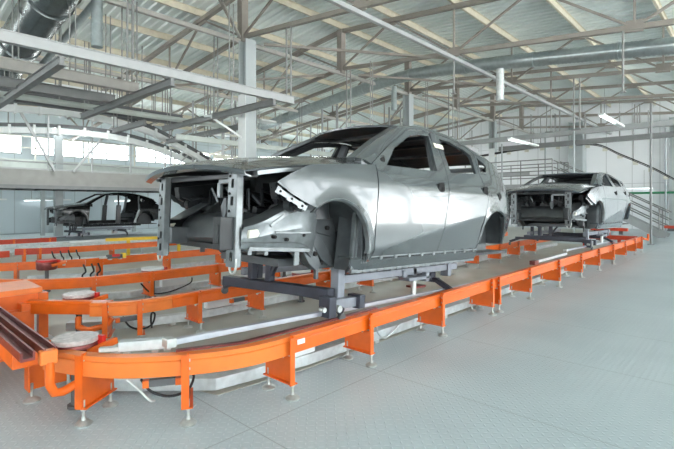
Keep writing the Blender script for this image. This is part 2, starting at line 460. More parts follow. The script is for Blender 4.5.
# ------------------------------------------------------------------ overhead conveyors and suspended beams
def hbeam(name, a, b, w, h, mt, label, cat, group=None, hang=(), rodtop=None):
    t = thing(name, label, cat, a, 0, group); a = V(*a); b = V(*b); o = V(0,0,0); e = b-a
    m = MB(); m.bar(o+V(0,0,h/2-.008), e+V(0,0,h/2-.008), w, .016); m.bar(o-V(0,0,h/2-.008), e-V(0,0,h/2-.008), w, .016); m.bar(o, e, w*.55, h-.03)
    m.build('beam_section', mt, t, 0)
    for k in hang:
        p = e*k; top = (rodtop if rodtop else roofz(a.y+p.y)-1.5)-a.z
        for s in (-.05, .05):
            MB().tube([p+V(s, 0, h/2-.02), (p.x+s, p.y, top)], .014, 6).build('hanger_rod', 'rod', t)
    return t
z24 = H+2.4
hbeam('suspended_beam', (-1.5, 7.87, z24), (6.95, 7.87, z24), .11, .17, 'beamlt', 'long pale grey suspended beam crossing the upper left to the white column', 'suspended beam', 'suspended conveyor beams', (.33, .56, .8), None)
t = thing('suspended_pipe', 'pale green grey pipe under the long pale suspended beam', 'pipe', (-1, 11.7, H+2.33))
MB().tube([(0,0,0), (10.3,0,0)], .07, 12).build('pipe_run', 'palegreen', t)
for k in (2.8, 4.2, 6.1, 8.2): MB().tube([(k, 0, .05), (k, 0, roofz(11.7)-1.5-H-2.33)], .014, 6).build('hanger_rod', 'rod', t)
cb = [((3.96, 7.8), (3.96, 12.6), 'dark grey cross beam below the long pale beam, left of the column'),
      ((6.25, 7.7), (6.25, 12.9), 'dark grey cross beam ending at the bracket of the white column'),
      ((2.2, 7.9), (2.2, 14.5), 'dark grey cross beam below the big duct at the left edge'),
      ((7.6, 10.2), (7.6, 15.5), 'dark grey cross beam behind the white column at mid height'),
      ((5.4, 12.2), (5.4, 14.4), 'short grey cross beam below the pale green pipe')]
for a, b, l in cb:
    zz = H+2.23
    hbeam('cross_beam', (a[0], a[1], zz), (b[0], b[1], zz), .12, .14, 'beamgr', l, 'cross beam', 'conveyor cross beams', (.45, .93))
hbeam('suspended_beam', (1.6, 9.6, H+2.45), (4.1, 9.6, H+2.45), .16, .2, 'trusslt', 'short taupe beam behind the long pale beam at the far left', 'suspended beam', 'suspended conveyor beams', (.5, .97))
hbeam('suspended_beam', (1.2, 10.6, H+2.35), (4.0, 10.6, H+2.35), .12, .2, 'beamgr', 'dark grey beam directly above the pale green pipe at the far left', 'suspended beam', 'suspended conveyor beams', (.6, .95))
hbeam('suspended_beam', (6.5, 12.6, H+2.0), (16.5, 12.6, H+2.0), .1, .16, 'palegreen', 'pale beam running behind the white column towards the back', 'suspended beam', 'suspended conveyor beams', (.1, .3, .5, .7))
hbeam('suspended_beam', (9.5, 8.2, H+2.12), (17.0, 8.2, H+2.12), .16, .2, 'beamlt', 'pale beam just above the roof of the front car', 'suspended beam', 'suspended conveyor beams', (.1, .5, .8))
hbeam('suspended_beam', (9.0, 14.6, H+1.75), (18.0, 14.6, H+1.75), .1, .14, 'cream', 'cream beam low in the far clutter left of the white column', 'suspended beam', 'suspended conveyor beams', (.1, .35, .6))
for j, (y, z, x0, x1) in enumerate([(13.2, H+2.72, -2, 7.0), (14.4, H+2.75, -2, 8.0)]):
    hbeam('cable_ladder', (x0, y, z), (x1, y, z), .22, .10, 'darkgrey', 'dark cable ladder among the left conveyors, %s from the long pale beam' % ORD[j], 'cable ladder', 'dark cable ladders', (.3, .5, .7, .9))
# column bracket
t = thing('column_bracket', 'white angle bracket fixed to the white column', 'bracket', (6.72, 9.6, H+1.75))
MB().bar((0,0,.5), (-.62,.75,.5), .06).bar((0,0,-.05), (-.5,.6,.47), .05).build('bracket_arm', 'white', t, 0)

# power-and-free conveyors: rail + chain, sagging downhill
def conveyor(pts, label, hang=2, w=.16, railmt='white', top=None, group='overhead chain conveyors', every=.55, chainmt='darkgrey', rh=.19, chz=.29, bmt=None, ct=.11):
    t = thing('overhead_conveyor', label, 'conveyor', tuple(pts[0]), 0, group)
    o = V(*pts[0]); K = [V(*p)-o for p in pts]
    D = []
    n = len(K)
    for i in range(n-1):
        p0, p1, p2, p3 = K[max(i-1,0)], K[i], K[i+1], K[min(i+2,n-1)]
        for j in range(6):
            s = j/6; D.append(.5*((2*p1)+(p2-p0)*s+(2*p0-5*p1+4*p2-p3)*s*s+(3*p1-p0-3*p2+p3)*s**3))
    D.append(K[-1])
    MB().sweep(D, [(-w/2, 0), (w/2, 0), (w/2, rh), (-w/2, rh)]).build('track_rail', railmt, t, 40)
    MB().sweep(D, [(-.05, chz-ct/2), (.05, chz-ct/2), (.05, chz+ct/2), (-.05, chz+ct/2)]).build('drive_chain', chainmt, t, 40)
    L = 0; bl = MB(); last = 0; nh = 0
    for a, b in zip(D[:-1], D[1:]):
        l = (b-a).length; L += l
        if L-last > every:
            last = L; bl.bb(b.x-.035, b.x+.035, b.y-w/2-.03, b.y+w/2+.03, b.z-(.12 if bmt else .03), b.z+(.03 if bmt else chz))
            nh += 1
            if nh % hang == 0:
                tz = (top if top else roofz(b.y+o.y)-1.45)-o.z
                MB().tube([(b.x, b.y+w/2+.02, b.z), (b.x, b.y+w/2+.02, tz)], .02, 6).build('hanger_rod', 'rod', t)
    bl.build('chain_bracket', bmt or railmt, t, 0)
    return t
_f, _T = 450., math.atan2(420, 450); _c, _s = math.cos(_T), math.sin(_T)
def at(px, py, D):                                        # a point from its bearing and distance
    r = (px-337)/_f*D; return (D*_c+r*_s, D*_s-r*_c, H-(py-204)*D/_f)
conveyor([at(-60, 106, 13), at(0, 111, 13), at(40, 114, 13.4), at(80, 118, 14), at(120, 126, 14.8), at(150, 135, 15.6), at(180, 150, 16.6), at(205, 164, 17.6), at(225, 176, 18.4)],
         'cream overhead chain conveyor curving down behind the hood of the front car', 3)
conveyor([at(-60, 132, 15), at(0, 133, 15), at(50, 134, 15.4), at(100, 138, 16), at(140, 146, 17), at(175, 158, 18), at(200, 170, 19)],
         'second cream overhead chain conveyor just below the upper one at the left', 3)
conveyor([(22, 12.0, H+2.30), (22, 9.98, H+2.46), (22, 8.4, H+2.60), (22, 6.36, H+2.64), (22, 5.08, H+2.52), (22, 4.22, H+2.04), (22, 3.13, H+1.43), (22, 2.39, H+.93), (22, 1.4, H+.3)],
         'black and cream chain conveyor humping over the rear car and sloping down at the right', 3, .12, 'hole', None, 'overhead chain conveyors', .55, 'hole', .03, .07, 'cream', .05)
for j, (x, z, y0, y1, h, l) in enumerate([(20.0, H+2.92, -2, 14, .2, 'pale grey service beam high across the back wall above the rear car'),
                              (21.0, H+2.62, 1.6, 9.0, .2, 'darker grey service beam just below the pale one above the rear car'),
                              (23.5, H+1.55, 8.5, 18, .16, 'grey service beam behind the rear window of the front car')]):
    hbeam('service_beam', (x, y0, z), (x, y1, z), .2, h, 'beamlt' if j != 1 else 'beamgr', l, 'service beam', 'service beams', (.2, .33, .5, .66, .8))

# guard gantry on the left
t = thing('guard_gantry', 'long beige grey guard gantry slung above the black car at the far left', 'gantry', (3, 17.3, H))
m = MB(); m.bb(-8, 9.5, -.05, 0, .62, 1.12); m.build('fascia_sheet', 'meshgrey', t, 0)
m = MB(); m.bb(-8, 9.5, 0, 2.6, .58, .62)
for i in range(30): m.bb(-8+i*.6, -7.95+i*.6, 0, 2.6, .50, .58)
m.build('deck_mesh', 'darkgrey', t, 0)
m = MB(); m.bb(-8, 9.5, -.08, .04, .5, .62); m.bb(-8, 9.5, 2.5, 2.62, .5, .62); m.build('edge_beam', 'beamgr', t, 0)
m = MB(); m.bb(-8, 9.5, -.06, .0, 1.12, 1.17); m.bb(-8, 9.5, 2.5, 2.56, 1.55, 1.6); m.bb(-8, 9.5, 2.5, 2.55, 1.2, 1.24)
m.build('hand_rail', 'beamlt', t, 0)
for i in range(10):
    x = -4+1.35*i
    MB().bar((x, -.03, 1.1), (x, -.03, roofz(17.3)-1.5-H), .05).build('hanger_post', 'beamlt', t, 0)
for x0, x1 in ((.6, 1.57), (3.5, 2.13)):
    MB().bar((x0, -.12, 2.95), (x1, -.12, 1.1), .07).build('hanger_brace', 'beamlt', t, 0)
t = thing('service_walkway', 'pale green grey walkway edge below the bright windows at the far left', 'walkway', (2, 21.5, H+1.45))
MB().bb(-9, 22, 0, 1.0, 0, .35).build('walkway_beam', 'palegreen', t, 0)
m = MB()
for i in range(16): m.bb(-9+2*i, -8.95+2*i, 0, .05, .35, 1.3)
m.bb(-9, 22, 0, .05, 1.25, 1.3); m.bb(-9, 22, 0, .05, .8, .84); m.build('guard_rail', 'cream', t, 0)
for i in range(8):
    MB().bar((-8+3.8*i, .5, 0), (-8+3.8*i, .5, -H-1.45), .14).build('support_post', 'colgrey', t, 0)

# hanging support frames in the far clutter behind the hood
for j, (x, y, zt, zb) in enumerate([(9.5, 13.5, 3.3, 1.2), (11.0, 15.5, 3.2, 1.1), (8.5, 16.0, 3.0, 1.2), (13.5, 13.0, 3.3, 1.1), (15.0, 16.2, 3.0, 1.2), (17.0, 12.2, 3.4, 1.2), (12.0, 18.0, 2.9, 1.1)]):
    t = thing('hanging_goalpost', 'pale goalpost hanger frame among the far conveyors, %s from the white column' % ORD[j], 'hanger frame', (x, y, H), 0, 'far hanger frames')
    m = MB(); m.bar((-.45, 0, zb), (-.45, 0, zt+1), .06).bar((.45, 0, zb), (.45, 0, zt+1), .06); m.build('upright', 'beamlt', t, 0)
    m = MB(); m.bar((-.7, 0, zb), (.7, 0, zb), .1).bar((-.5, 0, zt-.9), (.5, 0, zt-.9), .07); m.build('crossbar', 'cream', t, 0)
    MB().bar((-.45, 0, zb), (.45, 0, zt-.9), .05).build('diagonal', 'beamlt', t, 0)

# long hanger rods seen against the ceiling
for j, (x, y, zb, n) in enumerate([(10.7, 5.8, H+2.9, 1), (10.7, 2.0, H+2.3, 1), (14.5, 7.9, H+2.4, 2), (6.9, 7.9, H+2.5, 2), (10.7, 9.4, H+2.1, 2), (14.5, 3.8, H+2.2, 2), (18.3, 5.8, H+2.8, 2), (20.0, 3.2, H+2.9, 2)]):
    t = thing('hanger_rod', 'thin vertical hanger rod below the roof steel, %s counted from the white column' % ORD[j], 'rod', (x, y, zb), 0, 'ceiling hanger rods')
    for k in range(n):
        MB().tube([(0, .16*k, 0), (0, .16*k, roofz(y)-1.4-zb)], .022, 6).build('rod_length', 'rod', t)
    MB().bb(-.05, .05, -.05, .16*(n-1)+.05, -.03, .0).build('rod_plate', 'rod', t, 0)

# fluorescent battens
def batten(a, b, label):
    t = thing('fluorescent_batten', label, 'light fitting', a, 0, 'fluorescent battens'); e = V(*b)-V(*a)
    MB().bar((0,0,0), e, .16, .07).build('housing', 'white', t, 0)
    MB().bar((0,0,-.05), e, .06, .035).build('tube', 'lamp', t, 0)
    for k in (.15, .85): MB().tube([e*k+V(0,0,.03), e*k+V(0,0,.9)], .008, 5).build('hanger_wire', 'rod', t)
batten((15.6, 3.5, H+2.75), (18.6, 3.5, H+2.75), 'white fluorescent batten hanging above the rear car')
batten((17.0, 6.9, H+2.5), (20.0, 6.9, H+2.5), 'white fluorescent batten hanging left of the rear car roof')
for j, (x0, x1) in enumerate([(3.2, 4.5), (5.15, 7.0), (9.0, 11), (13, 15)]):
    batten((x0, 23.85, H+.20), (x1, 23.85, H+.20), ['bright tube light on the left wall at the picture edge', 'bright tube light on the left wall left of the dark column', 'bright tube light on the left wall behind the black car', 'bright tube light on the left wall hidden behind the front car'][j])
batten((27.8, 3.9, H+.85), (27.8, 6.3, H+.85), 'bright tube light on the back wall right of the rear car')
# invented area lamps with housings, hung here only to brighten the far hall
NL = 0
def lamp(x, y, z, e, sx, sy):
    l = bpy.data.lights.new('fill_lamp', 'AREA'); l.shape = 'RECTANGLE'; l.size = sx; l.size_y = sy; l.energy = e; l.color = (.96, 1, .99)
    o = bpy.data.objects.new('fill_lamp', l); C.objects.link(o); o.location = (x, y, z)
    global NL; NL += 1
    t = thing('fill_lamp_housing', 'flat white housing of an added fill lamp below the roof, %s of the far ones' % ORD[NL-1], 'light fitting', (x, y, z), 0, 'added fill lamps')
    MB().bb(-sx/2-.05, sx/2+.05, -sy/2-.05, sy/2+.05, .01, .09).build('housing', 'white', t, 0)
    for k in (-.5, .5): MB().tube([(k, 0, .09), (k, 0, roofz(y)-1.4-z)], .012, 5).build('hanger_wire', 'rod', t)
for x in (5, 12.5, 20): 
    for y in (15.5, 20): lamp(x, y, H+3.5, 80, 1.6, .5)
for y in (11.5, 16.0): lamp(22.5, y, H+3.3, 80, 1.6, .5)

# ------------------------------------------------------------------ floor tracks
RT = .42
CH = [(0, RT), (-.07, RT), (-.07, RT-.014), (-.010, RT-.018), (-.010, RT-.108), (-.055, RT-.112), (-.055, RT-.124), (0, RT-.124), (0, RT-.036), (-.007, RT-.033), (-.007, RT-.027), (0, RT-.024)]
def smooth_path(K, n=6):
    D = []; K = [V(*p, 0) for p in K]; m = len(K)
    for i in range(m-1):
        p0, p1, p2, p3 = K[max(i-1,0)], K[i], K[i+1], K[min(i+2,m-1)]
        for j in range(n):
            s = j/n; D.append(.5*((2*p1)+(p2-p0)*s+(2*p0-5*p1+4*p2-p3)*s*s+(3*p1-p0-3*p2+p3)*s**3))
    D.append(K[-1]); return [(p.x, p.y) for p in D]
def rail(straight, curve, label, side=1, mt='orange', mtc='orange2'):
    """C-channel guide rail: the web faces the side given by the sweep's left hand"""
    t = thing('guide_rail', label, 'guide rail', (0, 0, 0), 0, 'orange guide rails')
    prof = [(o*side, z) for o, z in CH]
    x0, x1, y = straight
    MB().sweep([(x1, y), (x0, y)], prof).build('straight_channel', mt, t, 0, bevel=.004)
    if curve:
        MB().sweep(smooth_path(curve), prof).build('curved_channel', mtc, t, 35)
    return t
# direction of travel -X, so the left hand is -Y (towards the camera); profile lies on the +Y side of the web
near = rail((2.05, 15.05, 2.34), [(2.045, 2.335), (1.72, 2.36), (1.46, 2.46), (1.25, 2.60), (1.06, 2.77), (.92, 2.98), (.80, 3.26)],
            'orange guide rail nearest the camera, with a long curved end before the grey car')
MB().bb(2.10, 2.17, -.003, 0, RT-.07, RT-.035).build('paper_sticker', 'white', near, 0).location = (0, 2.338, 0)
MB().sweep([(3.1, 2.43), (2.5, 2.43), (1.72, 2.46), (1.35, 2.62)], [(-.02, RT), (.02, RT), (.02, RT+.012), (-.02, RT+.012)]).build('wear_strip', 'maroon', near, 0)
rail((2.15, 15.5, 4.24), [(2.145, 4.235), (1.9, 4.24), (1.72, 4.28), (1.55, 4.40), (1.47, 4.48)],
     'orange guide rail under the far side of the grey car')
rail((2.75, 14.5, 5.93), [(2.745, 5.925), (2.3, 5.99), (1.9, 6.08), (1.53, 6.30), (1.2, 6.64), (.8, 7.25)],
     'third orange guide rail from the camera, its long curve leaving at the left edge', mtc='orange')
rail((2.6, 14.0, 8.1), [(2.595, 8.1), (2.25, 8.2), (1.9, 8.33), (1.5, 8.5), (1.1, 8.75)],
     'fourth orange guide rail from the camera, with a red disc on its left end', mtc='orange')
rail((3.1, 14.0, 10.65), [(3.095, 10.645), (2.7, 10.75), (2.2, 10.95)],
     'fifth orange guide rail from the camera, below the yellow frame', mtc='redor')
rail((1.9, 3.75, 13.95), None, 'short red orange rail farthest back by the white wall', mt='redor')
rail((.6, 2.05, 10.6), None, 'short red orange rail stub at the left edge behind the cables', mt='redor')
# cross member closing the near track at its far end
t = thing('end_crossbeam', 'red orange cross beam closing the track in front of the rear stairs', 'cross beam', (15.02, 2.36, 0))
MB().bb(-.05, .05, .1, 1.8, RT-.12, RT).build('beam', 'redor', t, 0)
for y in (.5, 1.4): MB().bb(-.04, .04, y, y+.08, 0, RT-.12).build('leg', 'redor', t, 0)
MB().tube([(.08, -.02, RT-.06), (.3, -.1, RT-.1), (.34, -.1, RT-.02), (.34, -.1, RT+.06)], .03, 8).build('bumper_hook', 'orange', t)

# stanchions: plate with an upright tab, two levelling feet
def make_stanchion(label, mt='orange', wide=.26):
    t = thing('rail_stanchion', label, 'rail support', (0, 0, 0), 0, 'orange rail supports')
    T = .01
    m = MB(); m.prism([(-.012, .105), (-.012, RT+.0), (-.006, RT+.012), (.035-.075, RT+.012), (-.05, RT), (-.05, .105)], -T/2, T/2, 'YZ')
    m.prism([(-.012, .105), (wide, .105), (wide, RT-.14), (.12, RT-.14), (.10, RT-.165), (.06, RT-.165), (.04, RT-.14), (-.012, RT-.14)], -T/2, T/2, 'YZ')
    m.bb(-.028, .028, -.05, wide, .098, .106); m.bb(-.04, .0, -.055, -.047, .10, RT)
    m.build('plate', mt, t, 0)
    b = MB()
    for z in (RT-.035, RT-.085): b.lathe((0, -.03, z), [(.001, -.016), (.010, -.016), (.010, .012), (.001, .012)], 8, 0, 'X')
    b.build('bolt', 'zinc', t, 0)
    for y in (-.03, wide-.03):
        f = MB(); f.tube([(0, y, .012), (0, y, .15)], .009, 8); f.lathe((0, y, 0), [(.048, 0), (.050, .010), (.036, .022), (.014, .030), (.012, .05)], 16)
        f.lathe((0, y, .086), [(.018, 0), (.018, .012)], 6)
        f.build('levelling_foot', 'zinc', t, 40)
    return t
st0 = make_stanchion('orange support plate of the nearest rail where its curve begins, below the white sticker')
def stanchion(x, y, label, rz=0.0, first=[True]):
    if first[0]:
        first[0] = False; st0.location = (x, y, 0); st0.rotation_euler = (0, 0, rz); st0['label'] = label; return st0
    return dup(st0, label, (x, y, 0), rz)
stanchion(2.04, 2.35, 'orange support plate of the nearest rail where its curve begins, below the white sticker')
xs_near = [2.90, 4.05, 5.22, 6.45, 7.72, 8.97, 10.2, 11.45, 12.7, 13.9, 14.8]
for i, x in enumerate(xs_near):
    stanchion(x, 2.35, 'orange support plate under the straight near rail, %s after the curve' % ORD[i])
stanchion(5.42, 2.352, 'orange support plate doubled right beside the third one of the near rail')
stanchion(1.39, 2.54, 'orange support seen edge on under the middle of the near curved rail', -.51)
stanchion(.965, 2.985, 'large orange support plate under the left part of the near curved rail', -.946)
xs3 = [2.45, 3.25, 4.4, 5.3, 6.5, 7.7, 8.8, 9.9, 11, 12.1]
for i, x in enumerate(xs3):
    stanchion(x, 4.25, 'orange support plate under the second rail from the camera, %s from its curve' % ORD[i])
stanchion(1.86, 4.27, 'orange support plate under the curve of the second rail, edge on', -.4)
stanchion(1.60, 4.40, 'broad orange support plate beside the second turning disc', -.5)
for i, x in enumerate([2.05, 2.72, 3.75, 4.9, 6.1, 7.3]):
    stanchion(x, 5.94 if x > 2.7 else 6.06, 'orange support plate under the third rail from the camera, %s from the left' % ORD[i], 0 if x > 2.7 else -.15)
stanchion(1.38, 6.46, 'orange support plate under the left curve of the third rail', -.5)
for i, x in enumerate([2.85, 4.05, 5.2, 6.4, 7.6]):
    stanchion(x, 8.11, 'orange support plate under the fourth rail from the camera, %s from the left' % ORD[i])
stanchion(1.72, 8.40, 'orange support plate under the curved left end of the fourth rail', -.3)
for i, x in enumerate([2.35, 2.62, 4.0, 5.2, 6.5]):
    stanchion(x, 10.66 if x > 3 else 10.82, 'orange support plate under the fifth rail from the camera, %s from the left' % ORD[i])
for i, x in enumerate([2.05, 2.8, 3.6]):
    stanchion(x, 13.96, 'red orange support under the farthest short rail, %s from the left' % ORD[i])

# floor cable trays (galvanised) along each track
def tray(path, label, w=.10, h=.09):
    t = thing('cable_tray', label, 'cable tray', (0,0,0), 0, 'galvanised floor cable trays')
    MB().sweep(path, [(-w/2, .03), (w/2, .03), (w/2, .03+h), (-w/2, .03+h)]).build('tray_channel', 'galv', t, 0, bevel=.006)
    f = MB()
    for a, b in zip(path[:-1], path[1:]):
        a = V(*a, 0); b = V(*b, 0); k = max(1, int((b-a).length/1.3))
        for i in range(k): p = a.lerp(b, (i+.3)/k); f.bb(p.x-.03, p.x+.03, p.y-.06, p.y+.06, .004, .032)
    f.build('tray_foot', 'zinc', t, 0)
    return t
tray([(15.5, 2.72), (2.48, 2.70), (1.74, 2.80), (1.24, 3.32), (1.15, 4.0)], 'galvanised floor cable tray behind the nearest rail, bent round its curve', .11, .085)
tray([(15, 4.62), (2.55, 4.66), (1.95, 4.85), (1.5, 5.2)], 'galvanised floor cable tray behind the second rail', .11, .085)
tray([(14, 6.3), (2.6, 6.38), (1.9, 6.7)], 'galvanised floor cable tray behind the third rail')
tray([(14, 8.5), (2.8, 8.55), (2.0, 9.0)], 'galvanised floor cable tray behind the fourth rail')
tray([(14, 11.0), (2.5, 11.1)], 'galvanised floor cable tray behind the fifth rail')
tray([(1.20, 3.55), (1.62, 4.16)], 'short pale floor channel crossing between the first two turning discs', .08, .03)

# white junction boxes on the trays
def jbox(x, y, w, d, h, label, mt='white', z=.12):
    m = MB(); m.bb(-w/2, w/2, -d/2, d/2, 0, h)
    o = m.build('junction_box', mt, None, 0, bevel=.006, loc=(x, y, z)); return tag(o, label, 'junction box', 'tray junction boxes')
jbox(2.42, 2.70, .32, .09, .15, 'white junction box on the tray beside the first support of the near rail')
jbox(2.95, 4.66, .36, .09, .13, 'white junction box on the tray between supports of the second rail')
jbox(3.25, 6.37, .40, .09, .10, 'white junction box on the tray behind the third rail')

# transfer conveyor at the left: double channel running away from the camera
def transfer(x, y0, y1, label, z=.50):
    t = thing('transfer_conveyor', label, 'transfer conveyor', (x, y0, 0), 0, 'orange transfer conveyors'); L = y1-y0
    for s, nm in ((.055, 'right'), (-.055, 'left')):
        MB().sweep([(s, L), (s, 0)], [(-.035, z-.05), (.035, z-.05), (.035, z), (.024, z), (.024, z-.035), (-.024, z-.035), (-.024, z), (-.035, z)]).build('rail_channel', 'maroon', t, 0)
    MB().bb(-.085, .085, .22, L, z-.15, z-.05).build('carrier_beam', 'orange', t, 0, bevel=.006)
    MB().bb(.0, .09, -.02, .04, z-.09, z-.01).build('end_block', 'orange2', t, 0, bevel=.008)
    MB().tube([(.05, .0, z-.08), (.05, -.01, .29), (.075, -.0, .235), (.12, .01, .225), (.28, .06, .255)], .026, 12).build('bumper_tube', 'orange', t, 50)
    for y in (.62, 1.75):
        m = MB(); m.bb(.085, .345, y+.0, y+.012, .07, z-.12); m.bb(-.09, .12, y, y+.012, z-.2, z-.12); m.bb(.075, .085, y-.05, y+.06, .07, z-.10); m.build('support_plate', 'orange', t, 0)
        for xx in (.10, .32):
            f = MB(); f.tube([(xx, y-.02, .01), (xx, y-.02, .12)], .010, 8); f.lathe((xx, y-.02, 0), [(.052, 0), (.052, .01), (.03, .026), (.012, .034)], 16)
            f.build('levelling_foot', 'zinc', t, 40)
        b = MB()
        for z2 in (z-.14, z-.19, z-.24): b.lathe((.11, y-.006, z2), [(.001, -.006), (.011, -.006), (.011, .004), (.001, .004)], 8, 0, 'Y')
        b.build('bolt', 'zinc', t, 0)
    return t
transfer(.715, 2.98, 5.0, 'orange transfer conveyor with twin maroon channels at the left edge of the near curve')
# orange box frames (drive stations) further along the transfer line
def station(x, y, label, sx, sy, z):
    t = thing('drive_station', label, 'drive station', (x, y, 0), 0, 'orange drive stations')
    MB().bb(-sx, sx, -sy, sy, z-.05, z).build('deck_plate', 'orange2', t, 0)
    m = MB()
    for a in (-1, 1):
        for b in (-1, 1): m.bb(a*sx-.04, a*sx+.04, b*sy-.04, b*sy+.04, .03, z-.05)
        m.bb(-sx, sx, a*sy-.02, a*sy+.02, z-.22, z-.05); m.bb(a*sx-.02, a*sx+.02, -sy, sy, z-.22, z-.05)
    m.build('frame', 'orange', t, 0)
    MB().bb(-sx+.08, sx-.08, -sy-.05, -sy-.02, z-.42, z-.18).build('front_panel', 'orange', t, 0)
    f = MB()
    for a in (-1, 1):
        for b in (-1, 1): f.lathe((a*sx, b*sy, 0), [(.055, 0), (.055, .01), (.03, .03), (.012, .035)], 14)
    f.build('foot_disc', 'zinc', t, 40)
    return t
station(.95, 5.4, 'orange drive station with worn top plate, cut by the left edge', .30, .30, .52)
station(.30, 4.45, 'low orange drive station at the left picture edge beyond the transfer conveyor', .28, .45, .40)
t = thing('link_beam', 'straight orange beam carrying the second turning disc', 'link beam', (0, 0, 0))
MB().sweep([(1.62, 4.42), (1.10, 5.02)], CH).build('channel', 'orange', t, 0)
MB().tube([(1.42, 4.62, .27), (1.40, 4.56, .20), (1.46, 4.50, .17), (1.6, 4.42, .20), (1.64, 4.40, .27)], .028, 10).build('bumper_tube', 'orange', t, 50)
MB().bb(1.05, 1.12, 4.96, 5.3, .06, .40).build('end_plate', 'orange', t, 0)

def disc(x, y, r, label, z=.36, top='rust', rim='maroon', flag=True):
    t = thing('turning_disc', label, 'turning disc', (x, y, z), 0, 'track turning discs')
    MB().lathe((0,0,0), [(r*.9, -.05), (r, -.03), (r, .05), (r*.96, .065)], 28).build('lower_rim', rim, t, 40)
    MB().lathe((0,0,.065), [(r*.9, 0), (r*1.02, .006), (r*1.02, .028), (r*.97, .034)], 28).build('top_plate', top, t, 40)
    if flag:
        MB().box((r*.9, -r*.55, .06), (.03, .07, .075), Matrix.Rotation(.5, 3, 'Z')).build('red_flag', 'red', t, 0)
        MB().bar((r*.2, -r*1.15, .02), (r*1.6, -r*.75, .05), .03, .04).build('stop_arm', 'orange', t, 0)
        m = MB(); m.lathe((r*1.45, -r*.7, .0), [(.02, 0), (.024, .05), (.01, .06)], 10); m.bar((r*1.2, -r*.9, .03), (r*1.7, -r*.6, .06), .018); m.build('switch_roller', 'zinc', t, 40)
    MB().lathe((0,0,-z+.005), [(.05, 0), (.05, .02), (.028, .02), (.028, z-.04)], 12).build('pivot_post', 'darkgrey', t, 40)
    return t
disc(.985, 3.255, .135, 'turning disc with red flag beside the curve of the nearest rail', .365)
disc(1.50, 4.86, .14, 'turning disc with red flag on the second rail at the left', .36)
disc(2.86, 6.22, .15, 'small white topped disc beside the third rail left of the near car post', .34, 'white')
disc(4.13, 4.52, .13, 'small white topped disc below the engine bay of the front car', .34, 'white')
disc(1.98, 7.85, .14, 'red disc unit on the left end of the fourth rail', .39, 'red')
disc(5.3, 6.25, .13, 'white topped disc hidden low behind the front trolley', .34, 'white', 'maroon', False)

# small actuator blocks and cables
def actuator(x, y, z, rz, label, box='galv'):
    t = thing('stop_actuator', label, 'actuator', (x, y, z), rz, 'track actuators')
    MB().bb(-.13, .13, -.035, .035, 0, .062).build('cylinder_body', box, t, 0, bevel=.006)
    m = MB(); m.bb(-.24, -.13, -.02, .02, .008, .03); m.bb(.13, .17, -.03, .03, -.01, .06); m.bb(-.1, -.06, -.04, .04, -.02, .0); m.bb(.06, .1, -.04, .04, -.02, 0)
    m.build('mounting_lug', 'zinc', t, 0)
    return t
actuator(1.22, 2.80, .425, -.55, 'pale grey actuator block on the curve of the nearest rail')
t = actuator(2.95, 7.80, .43, 0, 'black motor block with yellow end on the fourth rail at the left', 'darkgrey')
MB().bb(.11, .16, -.05, .05, .0, .08).build('yellow_cover', 'yellow', t, 0)
MB().bb(-.06, .06, -.045, -.038, .03, .075).build('red_label', 'red', t, 0)
def under_sensor(x, y, rz, label):
    t = thing('sensor_bracket', label, 'sensor bracket', (x, y, .262), rz, 'sensor brackets under rails')
    m = MB(); m.bb(-.11, -.075, -.02, .02, -.03, .012); m.bb(.075, .11, -.02, .02, -.03, .012); m.build('orange_lug', 'orange', t, 0)
    MB().bb(-.075, .075, -.015, .02, -.028, .012).build('sensor_body', 'darkgrey', t, 0)
    return t
under_sensor(1.27, 2.63, -.55, 'small sensor with two orange lugs under the nearest curved rail')
under_sensor(1.75, 4.31, -.2, 'small sensor with orange lugs under the second rail curve')
under_sensor(2.95, 4.27, 0, 'small sensor with orange lugs under the straight second rail')
def cable(pts, r, label, mt='cable'):
    D = []; K = [V(*p) for p in pts]; n = len(K)
    for i in range(n-1):
        p0, p1, p2, p3 = K[max(i-1,0)], K[i], K[i+1], K[min(i+2,n-1)]
        for j in range(6):
            s = j/6; D.append(.5*((2*p1)+(p2-p0)*s+(2*p0-5*p1+4*p2-p3)*s*s+(3*p1-p0-3*p2+p3)*s**3))
    D.append(K[-1])
    return tag(MB().tube(D, r, 8).build('cable_loop', mt, None, 60), label, 'cable', 'black cable loops')
cable([(1.18, 2.72, .27), (1.24, 2.72, .18), (1.33, 2.66, .14), (1.43, 2.62, .16), (1.46, 2.60, .24), (1.43, 2.60, .27), (1.41, 2.60, .22), (1.44, 2.62, .15), (1.42, 2.60, .10)], .008, 'black cable loop hanging under the nearest curved rail')
cable([(1.72, 4.36, .27), (1.78, 4.36, .17), (1.87, 4.32, .13), (1.97, 4.3, .16), (2.0, 4.3, .25), (1.97, 4.3, .27), (1.96, 4.3, .2), (1.98, 4.32, .12)], .009, 'black cable loop hanging under the curve of the second rail')
cable([(1.12, 2.78, .27), (1.18, 2.76, .2), (1.24, 2.74, .12), (1.3, 2.8, .08)], .007, 'pale cable dropping from the nearest curve to the tray', 'white')
cable([(2.6, 6.0, .27), (2.75, 6.02, .12), (2.95, 6.0, .10), (3.15, 5.98, .14), (3.3, 5.96, .2), (3.32, 5.96, .27)], .010, 'black cable loop under the third rail near the white disc')
cable([(1.45, 4.8, .3), (1.5, 4.75, .15), (1.62, 4.66, .13), (1.7, 4.6, .28)], .010, 'black cable loop below the second turning disc')
cable([(3.2, 2.5, .27), (3.3, 2.56, .14), (3.5, 2.62, .04), (3.7, 2.6, .13)], .010, 'pale cable sagging under the near rail between its supports', 'galv')
for j, x in enumerate((2.75, 2.9, 3.05, 3.2)):
    cable([(x, 10.55, .36), (x+.02, 10.5, .25), (x+.05, 10.5, .2), (x+.04, 10.5, .012)], .014, 'black cable hanging from the fifth rail at the left, %s of four' % ORD[j])
